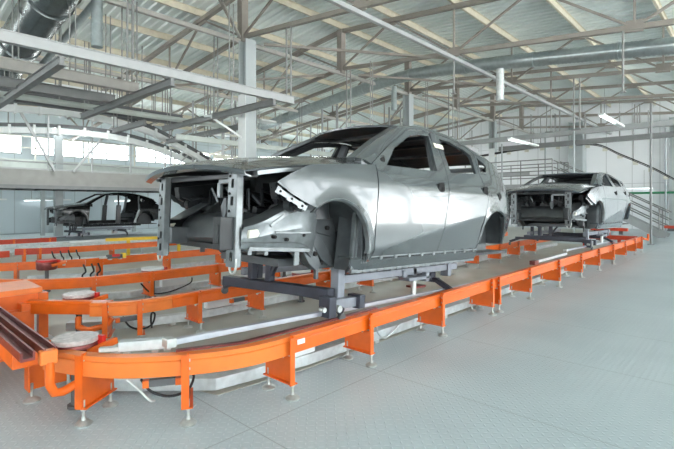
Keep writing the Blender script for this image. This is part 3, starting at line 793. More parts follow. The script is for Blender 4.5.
for j, x in enumerate((2.5, 2.62, 2.72)):
    cable([(x, 7.9, .36), (x+.02, 7.85, .25), (x-.03, 7.85, .18), (x+.03, 7.85, .012)], .014, 'black cable dangling from the red disc unit on the fourth rail, %s of three' % ORD[j])
# yellow guard frame
t = thing('safety_barrier', 'yellow tubular guard frame in front of the black car', 'guard frame', (3.95, 11.0, 0))
m = MB(); m.bar((0, 0, .50), (1.55, -.55, .52), .07); m.build('top_rail', 'yellow', t, 0)
for x, y in ((.45, -.16), (1.52, -.54)): MB().bar((x, y, .02), (x, y, .49), .06).build('post', 'yellow', t, 0)
t = thing('roller_table', 'low grey roller bed behind the rails at the far left', 'roller bed', (2.6, 12.2, 0))
m = MB(); m.bb(-1, 5, -.04, .04, .25, .36); m.bb(-1, 5, .9, .98, .25, .36); m.build('side_frame', 'galv', t, 0)
for i in range(12): MB().tube([(-.9+.5*i, .04, .31), (-.9+.5*i, .9, .31)], .045, 10).build('roller', 'zinc', t)
m = MB()
for i in range(4): m.bb(-.9+1.8*i, -.84+1.8*i, 0, .06, 0, .25); m.bb(-.9+1.8*i, -.84+1.8*i, .88, .94, 0, .25)
m.build('leg', 'galv', t, 0)
MB().bar((.9, -.2, .42), (2.6, -.35, .43), .07, .05).build('white_guide', 'white', t, 0)
# red orange low tables near the stairs
for j, (x, y, l) in enumerate([(17.6, 3.7, 'small red orange stop table on the floor behind the rear car'), (20.8, 2.0, 'red orange beam on a stand at the right edge before the stairs')]):
    t = thing('stop_table', l, 'stop table', (x, y, 0), 0, 'red orange stop tables')
    MB().bb(-.08, .08, -.55, .55, .42, .52).build('table_beam', 'redor', t, 0)
    m = MB(); m.bar((0, 0, 0), (0, 0, .42), .08); m.bb(-.15, .15, -.15, .15, 0, .02); m.build('pedestal', 'redor', t, 0)
    m = MB(); m.bb(-.06, .06, -.4, -.3, .30, .42); m.bb(-.06, .06, .2, .45, .34, .42); m.build('stop_block', 'darkgrey', t, 0)

# ------------------------------------------------------------------ stairs, platform, poles, green pipe at the back right
t = thing('steel_staircase', 'grey steel staircase rising to the left along the back wall behind the rear car', 'staircase', (21.5, 2.6, 0))
run, rise = 4.1, 2.25
for x in (0, .9): MB().bar((x, 0, .02), (x, run, rise), .05, .26).build('stringer', 'beamlt', t, 0)
m = MB(); n = 12
for i in range(n): m.bb(.03, .87, run*(i+.5)/n-.13, run*(i+.5)/n+.13, rise*(i+.5)/n-.02, rise*(i+.5)/n+.015)
m.build('stair_tread', 'beamgr', t, 0)
for x in (0, .9):
    m = MB()
    for dz in (.45, .75, 1.05): m.tube([(x, -.1, dz-.05), (x, run, rise+dz)], .024, 8)
    for i in range(4): y = .2+run*i/3.3; m.tube([(x, y, rise*y/run), (x, y, rise*y/run+1.05)], .024, 8)
    m.build('hand_rail', 'rod', t, 40)
t = thing('service_platform', 'grey railed service platform behind the rear car', 'platform', (21.3, 6.7, rise))
MB().bb(0, 2.4, 0, 7, -.16, 0).build('deck', 'beamlt', t, 0)
m = MB()
for x in (0, 2.35):
    for z in (.4, .75, 1.1): m.tube([(x, 0, z), (x, 7, z)], .025, 8)
    for i in range(6): m.tube([(x, 1.4*i, 0), (x, 1.4*i, 1.1)], .025, 8)
m.build('guard_rail', 'rod', t, 40)
for y in (.3, 3.5, 6.7):
    MB().bar((.1, y, -.16), (.1, y, -rise), .14).build('support_post', 'beamgr', t, 0)
for j, (x, y, zt, l) in enumerate([(17.8, 2.54, H+3.3, 'thin dark green grey pole standing right of the rear car'),
                                  (23.2, 2.8, H+3.2, 'thin grey pole standing on the floor before the staircase'),
                                  (21.6, 7.1, H+3.2, 'thin grey pole rising behind the rear car roof'),
                                  (20.6, 8.7, H+2.8, 'thin grey pole rising left of the rear car roof'),
                                  (19.8, 5.4, H+3.2, 'thin grey pole rising right behind the rear car')]):
    t = thing('support_pole', l, 'pole', (x, y, 0), 0, 'thin support poles')
    MB().tube([(0,0,0), (0,0,zt)], .035, 10).build('pole_tube', 'colgrey' if j else 'beamgr', t)
    MB().bb(-.09, .09, -.09, .09, 0, .02).build('base_plate', 'beamgr', t, 0)
t = thing('wall_pipe', 'green pipe running low along the back wall at the right', 'pipe', (27.15, -2, H+.56))
MB().tube([(0,0,0), (0,9.6,0)], .06, 10).build('pipe_run', 'green', t)
for i in range(6): MB().bb(.0, .84, .8+1.6*i, .86+1.6*i, -.05, .05).build('pipe_clip', 'zinc', t, 0)

# ------------------------------------------------------------------ car bodies
AF, AR, RA = (.755, .20), (3.485, .20), .355         # wheel arch centres and radius
def lerp_tab(tab, q):
    if q <= tab[0][0]: return tab[0][1]
    for (a, b), (c, d) in zip(tab[:-1], tab[1:]):
        if q <= c: return b+(d-b)*(q-a)/(c-a)
    return tab[-1][1]
def halfw(x, z):
    zc = min(.50, max(.165, .14+.165*(x-1.16))); yb = .886-.17*(zc-.115)
    tab = [(-.06, .775), (.0, .80), (.085, yb-.008), (.115, yb), (zc-.002, .892), (zc+.012, .896), (.62, .889), (.72, .878), (.80, .856), (.90, .818), (1.1, .735), (1.3, .645), (1.45, .56)]
    w = sum(lerp_tab(tab, z+e) for e in (-.012, -.006, 0, .006, .012))/5
    if x < 1.0: w -= .13*((1.0-x)/1.0)**2
    if x > 3.5: w -= .16*((x-3.5)/.78)**2
    for cx, cz in (AF, AR):
        d = math.hypot(x-cx, z-cz)-RA
        if d < .085: w += .016*(1-max(d, 0)/.085)**1.5
    return w
def arch(c, a): return (c[0]+RA*math.cos(math.radians(a)), c[1]+RA*math.sin(math.radians(a)))

def build_car(name, label, cat, paint='paint', sedan=False, doors=True, black=False, lit=True):
    root = thing(name, label, cat)
    inner, pale, dark = ('ecoat', 'inner', 'hole') if black else ('inner', 'innerlt', 'ecoat')
    def W(x, y, z):                                    # the saloon has a lower roof drawn out to a boot
        if sedan and z > .86:
            k = (z-.86); z = .86+k*.68
            x = x + (.10 if x > 2.6 else 0)*min(1, k*4)
        return V(x, y, z)
    def S(x, z, s): return W(x, s*halfw(x, z), z)
    def strip(m, A, B, s, nu=5, nv=8):
        rows = []
        for i in range(len(A)-1):
            for j in range(nu+(1 if i == len(A)-2 else 0)):
                u = j/nu; a = (A[i][0]*(1-u)+A[i+1][0]*u, A[i][1]*(1-u)+A[i+1][1]*u); b = (B[i][0]*(1-u)+B[i+1][0]*u, B[i][1]*(1-u)+B[i+1][1]*u)
                rows.append([S(a[0]+(b[0]-a[0])*k/nv, a[1]+(b[1]-a[1])*k/nv, s) for k in range(nv+1)])
        m.grid(rows)
    bodies = root
    for s in (-1, 1):
        out = (0, s, 0)
        # fender
        m = MB()
        a0 = 128
        strip(m, [(.232, .640), (.35, .565), arch(AF, a0)], [(.238, .648), (.345, .712), (.50, .785)], s, 5, 6)
        angs = [a0, 112, 95, 78, 60, 42]
        strip(m, [arch(AF, a) for a in angs], [(.50, .785), (.66, .806), (.82, .822), (.98, .838), (1.10, .850), (1.238, .862)], s, 4, 12)
        strip(m, [arch(AF, a) for a in (42, 22, 0)] + [(1.105, .12), (1.10, .075)], [(1.238, .862), (1.212, .62), (1.188, .38), (1.168, .17), (1.158, .075)], s, 5, 8)
        f = sheet(m, 'fender', (paint, dark), root, .012, out)
        lip = MB(); pts = [arch(AF, a) for a in range(134, -14, -6)]
        P = [S(x, z, s) for x, z in pts]
        lip.grid([[p+V(0, s*.004, 0), V(AF[0]+(p.x-AF[0])*.965, p.y-s*.006, AF[1]+(p.z-AF[1])*.965), V(AF[0]+(p.x-AF[0])*.955, p.y-s*.045, AF[1]+(p.z-AF[1])*.955)] for p in P])
        sheet(lip, 'arch_lip', (pale if not black else 'black', dark), f, .005, out)
        br = MB()                                      # pierced headlamp bracket under the fender's front edge
        for i in range(9):
            u = i/8; x = .245+.235*u; z = .612-.125*u
            if i < 8: br.bar(S(x, z, s)-V(0, s*.03, .014), S(x+.0294, z-.0156, s)-V(0, s*.03, .014), .008, .036 if i % 3 else .05)
        o = br.build('headlamp_bracket', pale, root, 0)
        h = MB()
        for u in (.12, .5, .86): h.lathe((.245+.235*u, s*(halfw(.245+.235*u, .612-.125*u)-.025), .598-.125*u), [(.001, -.003), (.009, -.003), (.009, .003), (.001, .003)], 8, 0, 'Y')
        h.build('bolt_hole', 'hole', o, 0)
        # doors
        if doors:
            bot = [(1.172, .115), (1.5, .115), (1.86, .115), (2.205, .115)]; top = [(1.250, .868), (1.6, .882), (2.0, .894), (2.430, .908)]
            m = MB(); strip(m, bot, top, s, 8, 44)
            o_ = [(1.185, .858), (1.52, 1.064), (1.94, 1.282), (2.22, 1.324), (2.452, 1.334), (2.430, .908)]
            i_ = [(1.40, .874), (1.60, 1.050), (1.96, 1.228), (2.18, 1.272), (2.335, 1.282), (2.245, .902)]
            d1 = sheet(m, 'front_door', (paint, dark), root, .03, out)
            m = MB(); strip(m, o_, i_, s, 5, 4); sheet(m, 'window_frame', (paint, dark), d1, .03, out, smooth=50)
            m = MB(); strip(m, [(1.24, .875), (1.37, .96)], [(1.405, .878), (1.41, .962)], s, 2, 2); sheet(m, 'mirror_mount', (paint, dark), d1, .034, out)
            m = MB(); c = S(1.365, .915, s)
            m.lathe((c.x, c.y+s*.002, c.z), [(.001, -.004), (.026, -.004), (.026, .004), (.001, .004)], 10, 0, 'Y'); m.build('mirror_hole', 'hole', d1, 0)
            m = MB(); strip(m, [(2.205+.0, .115), (2.205+.083, .40), (2.205+.170, .70), (2.430, .908)] if False else [(2.213, .115), (2.296, .40), (2.383, .70), (2.438, .909)],
                            [(3.072, .115), (3.112, .37), (3.268, .66), (3.212, .965)], s, 24, 14)
            d2 = sheet(m, 'rear_door', (paint, dark), root, .03, out)
            o_ = [(2.438, .909), (2.461, 1.335), (2.75, 1.330), (3.10, 1.276), (3.275, 1.212), (3.212, .965)]
            i_ = [(2.525, .916), (2.545, 1.288), (2.75, 1.284), (3.04, 1.232), (3.175, 1.180), (3.135, .955)]
            m = MB(); strip(m, o_, i_, s, 5, 4); sheet(m, 'window_frame', (paint, dark), d2, .03, out, smooth=50)
            for d, (hx, hz) in ((d1, (2.235, .745)), (d2, (3.225, .775))):
                m = MB(); q = []
                for dx, dz in ((-.055, -.02), (-.03, -.045), (.025, -.05), (.045, -.03), (.05, .03), (.02, .045), (-.05, .035)): q.append((hx+dx, hz+dz))
                y = halfw(hx, hz)*s; m.prism(q, y-.012, y+s*.0035 if s > 0 else y-.0035, 'XZ'); m.prism([(p[0]*.5+hx*.5+.02, p[1]*.5+hz*.5-.02) for p in q], y, y+s*.018, 'XZ')
                m.build('handle_opening', 'hole', d, 0)
            m = MB(); strip(m, [(2.395, 1.165), (2.398, 1.205)], [(2.56, 1.150), (2.565, 1.190)], s, 2, 4)
            if lit and s < 0:
                m = MB(); m.grid([[S(x, z, s)+V(0, s*.012, 0) for x in (2.36, 2.45, 2.54)] for z in (1.165, 1.19, 1.215)])
                sheet(m, 'masking_tape', ('tape', 'tape'), root, .004, out)
        # quarter panel
        m = MB()
        strip(m, [(3.095, .115)]+[arch(AR, a) for a in (176, 148, 118, 90)], [(3.080, .115), (3.108, .28), (3.205, .52), (3.276, .665), (3.222, .967)], s, 5, 6)
        strip(m, [arch(AR, a) for a in (90, 68, 44, 20, -6)], [(3.222, .967), (3.52, .990), (3.92, .968), (4.235, .82), (4.285, .42)], s, 5, 10)
        oo = [(3.222, .967), (3.285, 1.218), (3.60, 1.190), (3.86, 1.120), (4.05, .965), (3.222, .967)]
        ii = [(3.275, .990), (3.325, 1.172), (3.42, 1.130), (3.495, 1.086), (3.435, 1.006), (3.275, .990)]
        if sedan: oo[2] = (3.62, 1.10); oo[3] = (3.80, 1.02); oo[4] = (3.95, .968)
        q = sheet(m, 'quarter_panel', (paint, dark), root, .012, out)
        m = MB(); strip(m, oo, ii, s, 4, 5); sheet(m, 'rear_pillar', (paint, dark), q, .02, out, smooth=50)
        lip = MB(); P = [S(*arch(AR, a), s) for a in range(186, -8, -6)]
        lip.grid([[p+V(0, s*.004, 0), V(AR[0]+(p.x-AR[0])*.965, p.y-s*.006, AR[1]+(p.z-AR[1])*.965), V(AR[0]+(p.x-AR[0])*.955, p.y-s*.045, AR[1]+(p.z-AR[1])*.955)] for p in P])
        sheet(lip, 'arch_lip', (paint, dark), q, .005, out)
        if not black:
            m = MB(); y = halfw(3.6, .72)*s
            m.prism([(3.565, .66), (3.60, .655), (3.615, .70), (3.64, .70), (3.64, .735), (3.59, .775), (3.56, .76)], y-.004, y+s*.006, 'XZ'); m.build('filler_opening', 'hole', q, 0)
        # roof side rail with windscreen pillar
        A = [(1.185, .863), (1.52, 1.070), (1.94, 1.288), (2.22, 1.330), (2.46, 1.341), (2.75, 1.337), (3.1, 1.284), (3.285, 1.222), (3.60, 1.192), (3.86, 1.122)]
        B = [(1.10, .715, .915), (1.46, .665, 1.125), (1.86, .605, 1.318), (2.2, .580, 1.376), (2.5, .567, 1.390), (2.8, .563, 1.383), (3.1, .563, 1.352), (3.35, .56, 1.310), (3.6, .55, 1.250), (3.87, .535, 1.168)]
        m = MB(); rows = []; k = len(A)-1
        for i in range(k*5+1):
            a, u = min(i//5, k-1), (i-min(i//5, k-1)*5)/5
            x = A[a][0]*(1-u)+A[a+1][0]*u; z = A[a][1]*(1-u)+A[a+1][1]*u
            p = V(x, halfw(x, z), z); q_ = V(*B[a]).lerp(V(*B[a+1]), u)
            row = []
            for j in range(5):
                v = j/4; r = p.lerp(q_, v)+V(0, .012*math.sin(v*math.pi), .010*math.sin(v*math.pi)); row.append(W(r.x, s*r.y, r.z))
            rows.append(row)
        m.grid(rows); sheet(m, 'roof_side_rail', (paint, dark), root, .03, (0, s, .6))
        m = MB()
        for a, b in zip(B[:2], B[1:3]): m.bar(W(a[0]+.0, s*(a[1]-.035), a[2]-.012), W(b[0], s*(b[1]-.035), b[2]-.012), .075, .03)
        m.build('windscreen_pillar', inner, root, 0)
        # sill with dimpled flange
        m = MB(); rows = []
        for x in [1.0+.08*i for i in range(27)]:
            w = .80 if x > 1.06 else .76
            rows.append([V(x, s*(w-.0), -.005), V(x, s*(w+.012), .0), V(x, s*(w+.035), .045), V(x, s*(w+.045), .088), V(x, s*(w+.028), .108), V(x, s*(w-.10), .112)])
        m.grid(rows); sill = sheet(m, 'sill', (paint if not black else 'black', dark), root, .02, out)
        m = MB()
        for i in range(22):
            x = 1.05+.093*i; m.bb(x, x+.07, s*.808-.006, s*.808+.006, -.02, .004)
        m.bb(1.0, 3.08, s*.808-.005, s*.808+.005, -.012, .008); m.build('weld_flange', pale, sill, 0)
        m = MB(); m.bb(1.1, 3.08, s*.838-.006, s*.838+.006, .100, .112)
        for i in range(10):
            x = 1.12+.208*i; m.lathe((x, s*.846, .100), [(.002, -.008), (.018, -.008), (.02, .002), (.012, .006)], 10, 0, 'Y')
        m.build('sill_clip_strip', pale, sill, 0)
        # pillars inside, hinge post
        m = MB()
        m.prism([(1.02, .0), (1.155, .0), (1.20, .5), (1.24, .85), (1.10, .88), (1.08, .5)], s*.60, s*.80, 'XZ')
        for k in range(3): m.bb(1.075+.03*k, 1.09+.03*k, min(s*.60, s*.845), max(s*.60, s*.845), .06, .46)
        m.build('hinge_pillar', inner, root, 0)
        m = MB(); m.bar((2.33, s*.78, .05), (2.38, s*.77, .86), .10, .16); m.bar(W(2.38, s*.745, .86), W(2.42, s*.605, 1.31), .06, .11); m.build('centre_pillar', inner if doors else 'ecoat', root, 0)
        if not doors:
            fr = MB()
            fr.bar((3.02, s*.80, .1), (3.22, s*.80, .66), .06, .10); fr.bar((3.22, s*.79, .66), W(3.26, s*.64, 1.25), .06, .10)
            fr.build('door_aperture_frame', 'innerlt', root, 0)
            m = MB(); m.tube([(.755+.38*math.cos(math.radians(a)), s*.80, .20+.38*math.sin(math.radians(a))) for a in range(0, 181, 12)], .012, 6); m.build('arch_liner_edge', 'inner', root, 40)
        # wheel housings
        for (cx, cz), x_in, nm in ((AF, .44, 'front_wheel_housing'), (AR, .50, 'rear_wheel_housing')):
            m = MB(); R = RA+.035; rows = []
            for a in range(-8, 189, 7):
                t_ = math.radians(a); row = []
                for j, y in enumerate((x_in, x_in+.08, x_in+.16, x_in+.24, x_in+.30, .80)):
                    rr = R*(1.0 if j else .96) + (.012 if j in (2, 4) else 0)
                    if nm[0] == 'f' and a > 128: rr *= 1
                    row.append(V(cx+rr*math.cos(t_), s*y, cz+rr*math.sin(t_)))
                rows.append(row)
            if nm[0] == 'f': rows = [r for r in rows if r[0].x < cx+R*1.1 and not (r[0].x < cx-.25 and r[0].z < cz+.22)]
            m.grid(rows)
            wh = sheet(m, nm, (inner, inner), root, .012, (0, 0, 1))
            m = MB(); m.prism([arch((cx, cz), a) for a in range(0, 181, 12)] + ([(cx-.34, .16), (cx-.18, .16), (cx-.02, .04), (cx+.08, .0), (cx+.36, .0)] if nm[0] == 'f' else [(cx-.36, .07), (cx+.36, .05)]), min(s*(x_in+.08), s*(x_in+.10)), max(s*(x_in+.08), s*(x_in+.10)), 'XZ')
            m.build('housing_panel', inner, wh, 0)
            if nm[0] == 'f':
                m = MB()                                # strut tower swage, ribs and subframe arm
                y0, y1 = sorted((s*.54, s*.575))
                m.prism([(.70, .30), (.78, .34), (.90, .24), (1.0, .12), (1.06, .03), (1.0, .02), (.90, .08), (.82, .18)], y0, y1, 'XZ')
                y0, y1 = sorted((s*.54, s*.62))
                m.prism([(.60, .24), (.70, .30), (.78, .18), (.86, .04), (.80, .0), (.72, .06)], y0, y1, 'XZ')
                m.bar((.66, s*.545, .43), (1.04, s*.545, .40), .02, .012); m.bar((.72, s*.545, .50), (.98, s*.545, .48), .015, .01); m.bar((.84, s*.545, .30), (1.04, s*.545, .26), .015, .01)
                m.bar((.82, s*.60, .02), (.82, s*.60, -.07), .03, .03)
                m.build('suspension_mount', inner, wh, 0, bevel=.01)
                m = MB()
                for x, z in ((.84, .46), (.92, .05), (.78, .13), (.98, .33), (.72, .40)): m.lathe((x, s*(.545 if z != .13 else .615), z), [(.001, -.02), (.018, -.02), (.018, .012), (.001, .012)], 8, 0, 'Y')
                m.build('drain_hole', 'hole', wh, 0)
                m = MB()
                for x in (1.04, 1.075, 1.11): m.bar((x, s*.80, .47-.4*(x-1.04)), (x-.02, s*.78, -.02), .035, .02)
                m.build('liner_rib', pale, wh, 0)
        # front longitudinal, apron and front post
        m = MB(); m.bb(.13, 1.10, s*.48-.05, s*.48+.05, .16, .30); m.build('side_member', inner, root, 0, bevel=.008)
        m = MB(); rows = []
        for x, zb, zt, y in ((.12, .185, .335, .575), (.18, .185, .352, .60), (.26, .185, .385, .625), (.36, .185, .44, .645), (.48, .185, .495, .665), (.58, .175, .525, .665), (.67, .15, .515, .65), (.75, .10, .475, .62)):
            h_ = zt-zb; q = min(1, x*2)
            rows.append([V(x, s*(y-.05), zb-.008), V(x, s*y, zb), V(x, s*(y+.012), zb+.04), V(x, s*(y+.004), zb+.05), V(x, s*(y+.035*q), zb+h_*.45), V(x, s*(y+.03*q), zb+h_*.55), V(x, s*(y+.05*q), zb+h_*.85), V(x+.01, s*(y+.03), zt), V(x+.05, s*(y-.05), zt+.03), V(x+.08, s*(y-.16), zt+.035)])
        m.grid(rows); ap = sheet(m, 'apron_panel', (pale, dark), root, .008, out, smooth=24)
        m = MB(); m.prism([(.155, .315), (.265, .330), (.225, .265), (.15, .258)], min(s*.60, s*.632), max(s*.60, s*.632), 'XZ'); m.build('apron_plate', 'cream' if not black else 'hole', ap, 0, bevel=.006)
        m = MB(); m.bar((.16, s*.617, .188), (.66, s*.69, .168), .012, .03); m.bar((.34, s*.672, .30), (.66, s*.70, .30), .012, .02); m.bar((.30, s*.665, .345), (.40, s*.69, .42), .012, .025); m.build('apron_stiffener', pale, ap, 0, bevel=.004)
        m = MB()
        for x, z in ((.33, .27), (.44, .25), (.60, .28)): m.lathe((x, s*.672, z), [(.001, -.02), (.012, -.02), (.012, .016), (.001, .016)], 8, 0, 'Y')
        m.build('apron_hole', 'hole', ap, 0)
        m = MB(); m.bar((.56, s*.655, .18), (.56, s*.655, .06), .012, .045); m.bar((.18, s*.60, .18), (.18, s*.60, .145), .012, .03); m.bar((.30, s*.625, .18), (.30, s*.625, .14), .012, .03); m.build('apron_tab', pale, root, 0)
        # strut tower and upper apron rail
        m = MB(); m.lathe((.80, s*.52, .40), [(.17, 0), (.15, .18), (.12, .27), (.05, .28)], 16); m.build('strut_tower', dark if black else 'ecoat', root, 40)
        m = MB(); m.bar((.30, s*.68, .60), (1.15, s*.72, .74), .07, .09); m.build('upper_rail', 'ecoat', root, 0)
        post = MB(); pw = .10
        holes = [(.025, .06, .04, .10), (.025, .06, .14, .20), (.045, .075, .30, .325), (.035, .068, .42, .48), (.035, .065, .54, .60)]
        post.plate((.085, s*.515-pw/2, .06), (0, 1, 0), (0, 0, 1), pw, .65, .006, holes)
        for yy in (-pw/2, pw/2): post.bb(.085, .13, s*.515+yy-.004, s*.515+yy+.004, .06, .71)
        p_ = post.build('front_post', pale, root, 0)
        m = MB(); m.bb(.13, .14, s*.515-.05, s*.515+.05, .07, .70); m.build('post_back', 'ecoat', p_, 0)
        m = MB()
        for z in (.20, .31, .44, .56, .68): m.lathe((.081, s*.515+.03, z), [(.001, -.004), (.010, -.004), (.010, .004), (.001, .004)], 8, 0, 'X')
        m.build('post_bolt_hole', 'hole', p_, 0)
        m = MB(); yy = s*.53; m.tube([(.095, yy-.035, .12), (.095, yy-.035, .05), (.095, yy-.025, .025), (.095, yy, .013), (.095, yy+.025, .025), (.095, yy+.035, .05), (.095, yy+.035, .12)], .009, 8)
        m.build('tow_loop', 'zinc', root, 50)
        m = MB(); yc = s*.50
        m.bb(-.02, .085, yc-.045, yc+.045, .18, .40, 0); m.bb(-.028, -.02, yc-.025, yc+.025, .22, .35)
        if s < 0: m.build('crash_box', 'ecoat', root, 0, bevel=.008)
    # across the car
    hood = MB(); rows = []
    zc = [(-.02, .765), (.04, .79), (.14, .815), (.28, .842), (.42, .870), (.58, .894), (.80, .922), (1.0, .945), (1.2, .965)]
    ye = [(-.02, .722), (.04, .725), (.14, .73), (.28, .735), (.42, .74), (.58, .755), (.80, .775), (1.0, .785), (1.2, .785)]
    zed = [(-.02, .706), (.04, .716), (.14, .735), (.28, .757), (.42, .776), (.58, .796), (.80, .822), (1.0, .843), (1.2, .868)]
    for x in [-.02, .01, .04, .09, .14, .21, .28, .35, .42, .50, .58, .69, .80, .9, 1.0, 1.1, 1.2]:
        row = []
        for j in range(25):
            v = -1+2*j/24; a = abs(v)
            z = lerp_tab(zed, x)+(lerp_tab(zc, x)-lerp_tab(zed, x))*(1-a**2.4)
            z += .010*math.exp(-((a-.72)/.06)**2)*min(1, x*2)
            fx = x-.04+(.085*a**2.2)*max(0, 1-x/.9)
            row.append(V(fx, v*lerp_tab(ye, x), z))
        rows.append(row)
    rows.insert(0, [p+V(.006, 0, -.03) for p in rows[0]]); rows.insert(0, [p+V(.05, 0, -.012) for p in rows[0]])
    hood.grid(rows); hd = sheet(hood, 'hood', (paint, dark), root, .012, (0, 0, 1))
    m = MB()
    for v in (-1, 1):
        pts = [V(x+.07*max(0, 1-x/.9)+.015, v*(lerp_tab(ye, x)-.02), lerp_tab(zed, x)-.022) for x in (.05, .12, .2, .3, .4, .5)]
        for a, b in zip(pts[:-1], pts[1:]): m.bar(a, b, .045, .028)
    m.build('hood_edge_flange', pale, hd, 0)
    cw = MB(); cw.grid([[W(x+.07*(1-abs(v)**2), v*.74, z-.03*abs(v)**2) for v in [-1+.1*i for i in range(21)]] for x, z in ((1.16, .955), (1.22, .945), (1.26, .97))])
    sheet(cw, 'cowl', (inner, dark), root, .012, (0, 0, 1))
    rf = MB(); rows = []
    edge = [(1.86, .605, 1.318), (2.2, .580, 1.376), (2.5, .567, 1.390), (2.8, .563, 1.383), (3.1, .563, 1.352), (3.35, .56, 1.310), (3.6, .55, 1.250), (3.87, .535, 1.168)]
    for i in range(len(edge)-1):
        for u in ((0, .25, .5, .75) if i < len(edge)-2 else (0, .25, .5, .75, 1)):
            e = V(*edge[i]).lerp(V(*edge[i+1]), u); fx = max(0, (2.6-e.x)/.67)
            rows.append([W(e.x-.13*fx*(1-abs(v)**2), v*e.y, e.z+.014*(1-abs(v)**2.2)+.012*fx*(1-abs(v)**2)) for v in [-1+.1*k for k in range(21)]])
    rf.grid(rows); roof = sheet(rf, 'roof', (paint, dark), root, .02, (0, 0, 1))
    m = MB()
    for x in (2.1, 2.5, 2.95, 3.35): m.bar(W(x, -.52, 1.30 if x < 3.2 else 1.24), W(x, .52, 1.30 if x < 3.2 else 1.24), .07, .03)
    m.build('roof_bow', dark, roof, 0)
    m = MB(); m.bb(1.08, 4.0, -.80, .80, .03, .06); m.bb(1.2, 3.0, -.12, .12, .06, .22); m.bb(2.9, 4.1, -.55, .55, .30, .34); m.bb(1.7, 1.8, -.75, .75, .06, .16); m.bb(2.5, 2.6, -.75, .75, .06, .18)
    m.build('floor_pan', dark, root, 0)
    m = MB(); m.bb(1.12, 1.16, -.78, .78, .02, .90); m.bb(1.10, 1.13, -.5, -.1, .3, .62); m.bb(1.09, 1.13, .15, .55, .35, .6); m.bar((1.32, -.72, .86), (1.32, .72, .86), .10, .12); m.build('firewall', dark, root, 0)
    m = MB(); m.bb(3.02, 3.08, -.7, .7, .06, .50); m.bb(4.12, 4.2, -.66, .66, .28, .62); m.bb(4.08, 4.22, -.6, .6, .20, .30); m.bar(W(3.95, -.5, 1.10), W(3.95, .5, 1.10), .08, .05); m.bar((4.1, -.62, .66), W(3.95, -.52, 1.12), .07); m.bar((4.1, .62, .66), W(3.95, .52, 1.12), .07)
    if sedan: m.prism([(3.75, .93), (4.23, .90), (4.26, .55), (4.22, .55), (4.19, .87), (3.75, .90)], -.66, .66, 'XZ')
    m.build('rear_structure', inner if not black else 'ecoat', root, 0)
    # engine bay: upper tie, lower panel, brackets, harness
    m = MB(); m.bar((.16, -.66, .69), (.16, .66, .69), .05, .03); m.build('upper_tie_bar', 'ecoat', root, 0)
    m = MB(); m.grid([[V(x, y, z+.01*math.cos(y*5)) for y in [-.55+.11*i for i in range(11)]] for x, z in ((.30, .18), (.27, .22), (.30, .34), (.36, .40), (.46, .43))])
    sheet(m, 'lower_panel', ('inner' if not black else 'ecoat', dark), root, .012, (-1, 0, 0))
    m = MB(); m.bb(.28, .36, -.55, .55, .14, .18); m.build('lower_crossmember', 'ecoat', root, 0)
    m = MB(); m.bar((.17, -.44, .655), (.19, -.20, .66), .04, .035); m.bb(.17, .20, -.22, -.18, .54, .65); m.build('latch_bracket', pale, root, 0, bevel=.005)
    m = MB(); m.prism([(-.20, .54), (-.17, .54), (-.13, .48), (-.15, .40), (-.18, .38), (-.21, .44)], .24, .27, 'YZ'); m.build('latch_support', inner, root, 0)
    m = MB(); rnd = random.Random(3)
    for i in range(26):
        y = rnd.uniform(-.5, .5); z = rnd.uniform(.36, .66); x = rnd.uniform(.6, 1.05); w = rnd.uniform(.04, .13)
        m.box((x, y, z), (w, w*rnd.uniform(.5, 1.5), w*rnd.uniform(.6, 1.6)), Matrix.Rotation(rnd.uniform(-.5, .5), 3, 'X'))
    for i in range(6): 
        y = -.5+.19*i; m.tube([(.5, y, .5), (.55, y+.08, .62), (.7, y+.14, .60), (.9, y+.1, .5)], .014, 6)
    m.build('bay_fittings', 'ecoat', root, 0)
    m = MB()
    for s in (-1, 1):
        for (x, y, z, w) in ((.50, .72, .52, .09), (.36, .70, .56, .05), (.62, .74, .60, .07)): m.box((x, s*y, z), (w, w*.9, w*1.2), Matrix.Rotation(.4, 3, 'Y'))
        m.lathe((.46, s*.70, .50), [(.055, -.03), (.06, .03), (.035, .03), (.035, -.02)], 16, 0, 'Y')
        m.tube([(.3, s*.66, .62), (.36, s*.66, .56), (.42, s*.64, .54), (.48, s*.6, .56)], .012, 6)
    m.build('headlamp_recess_fitting', 'ecoat', root, 0)
    m = MB(); m.bar((.40, -.26, .62), (.44, -.22, .46), .012, .02); m.bar((.40, .05, .64), (.46, .02, .5), .012, .012); m.bar((.42, .3, .64), (.46, .26, .52), .012, .015); m.bar((.5, -.30, .5), (.56, -.1, .58), .02, .02); m.build('bay_brackets', inner, root, 0)
    m = MB(); m.bb(1.5, 3.4, -.55, -.45, -.03, .05); m.bb(1.5, 3.4, .45, .55, -.03, .05); m.bb(.6, 1.2, -.4, .4, .02, .08); m.build('underbody_rail', inner, root, 0)
    return root

def pose(o, x, y, z, slope):
    o.location = (x, y, z); o.rotation_euler = (0, math.atan(slope), 0)

CAR = build_car('car_body', 'shiny grey car body without wheels, glass or bumpers in the foreground on its trolley', 'car body')
pose(CAR, 1.65, 3.13, .845, .0417)
CAR2 = build_car('car_body', 'grey saloon car body at the back right, seen from the front with empty engine bay', 'car body', 'paint2', sedan=True, lit=False)
pose(CAR2, 9.12, 3.13, .855, .014)
CAR3 = build_car('car_body', 'black doorless car body far left behind the rails, below the gantry', 'car body', 'black', doors=False, black=True, lit=False)
pose(CAR3, 5.2, 20.4, .42, 0)

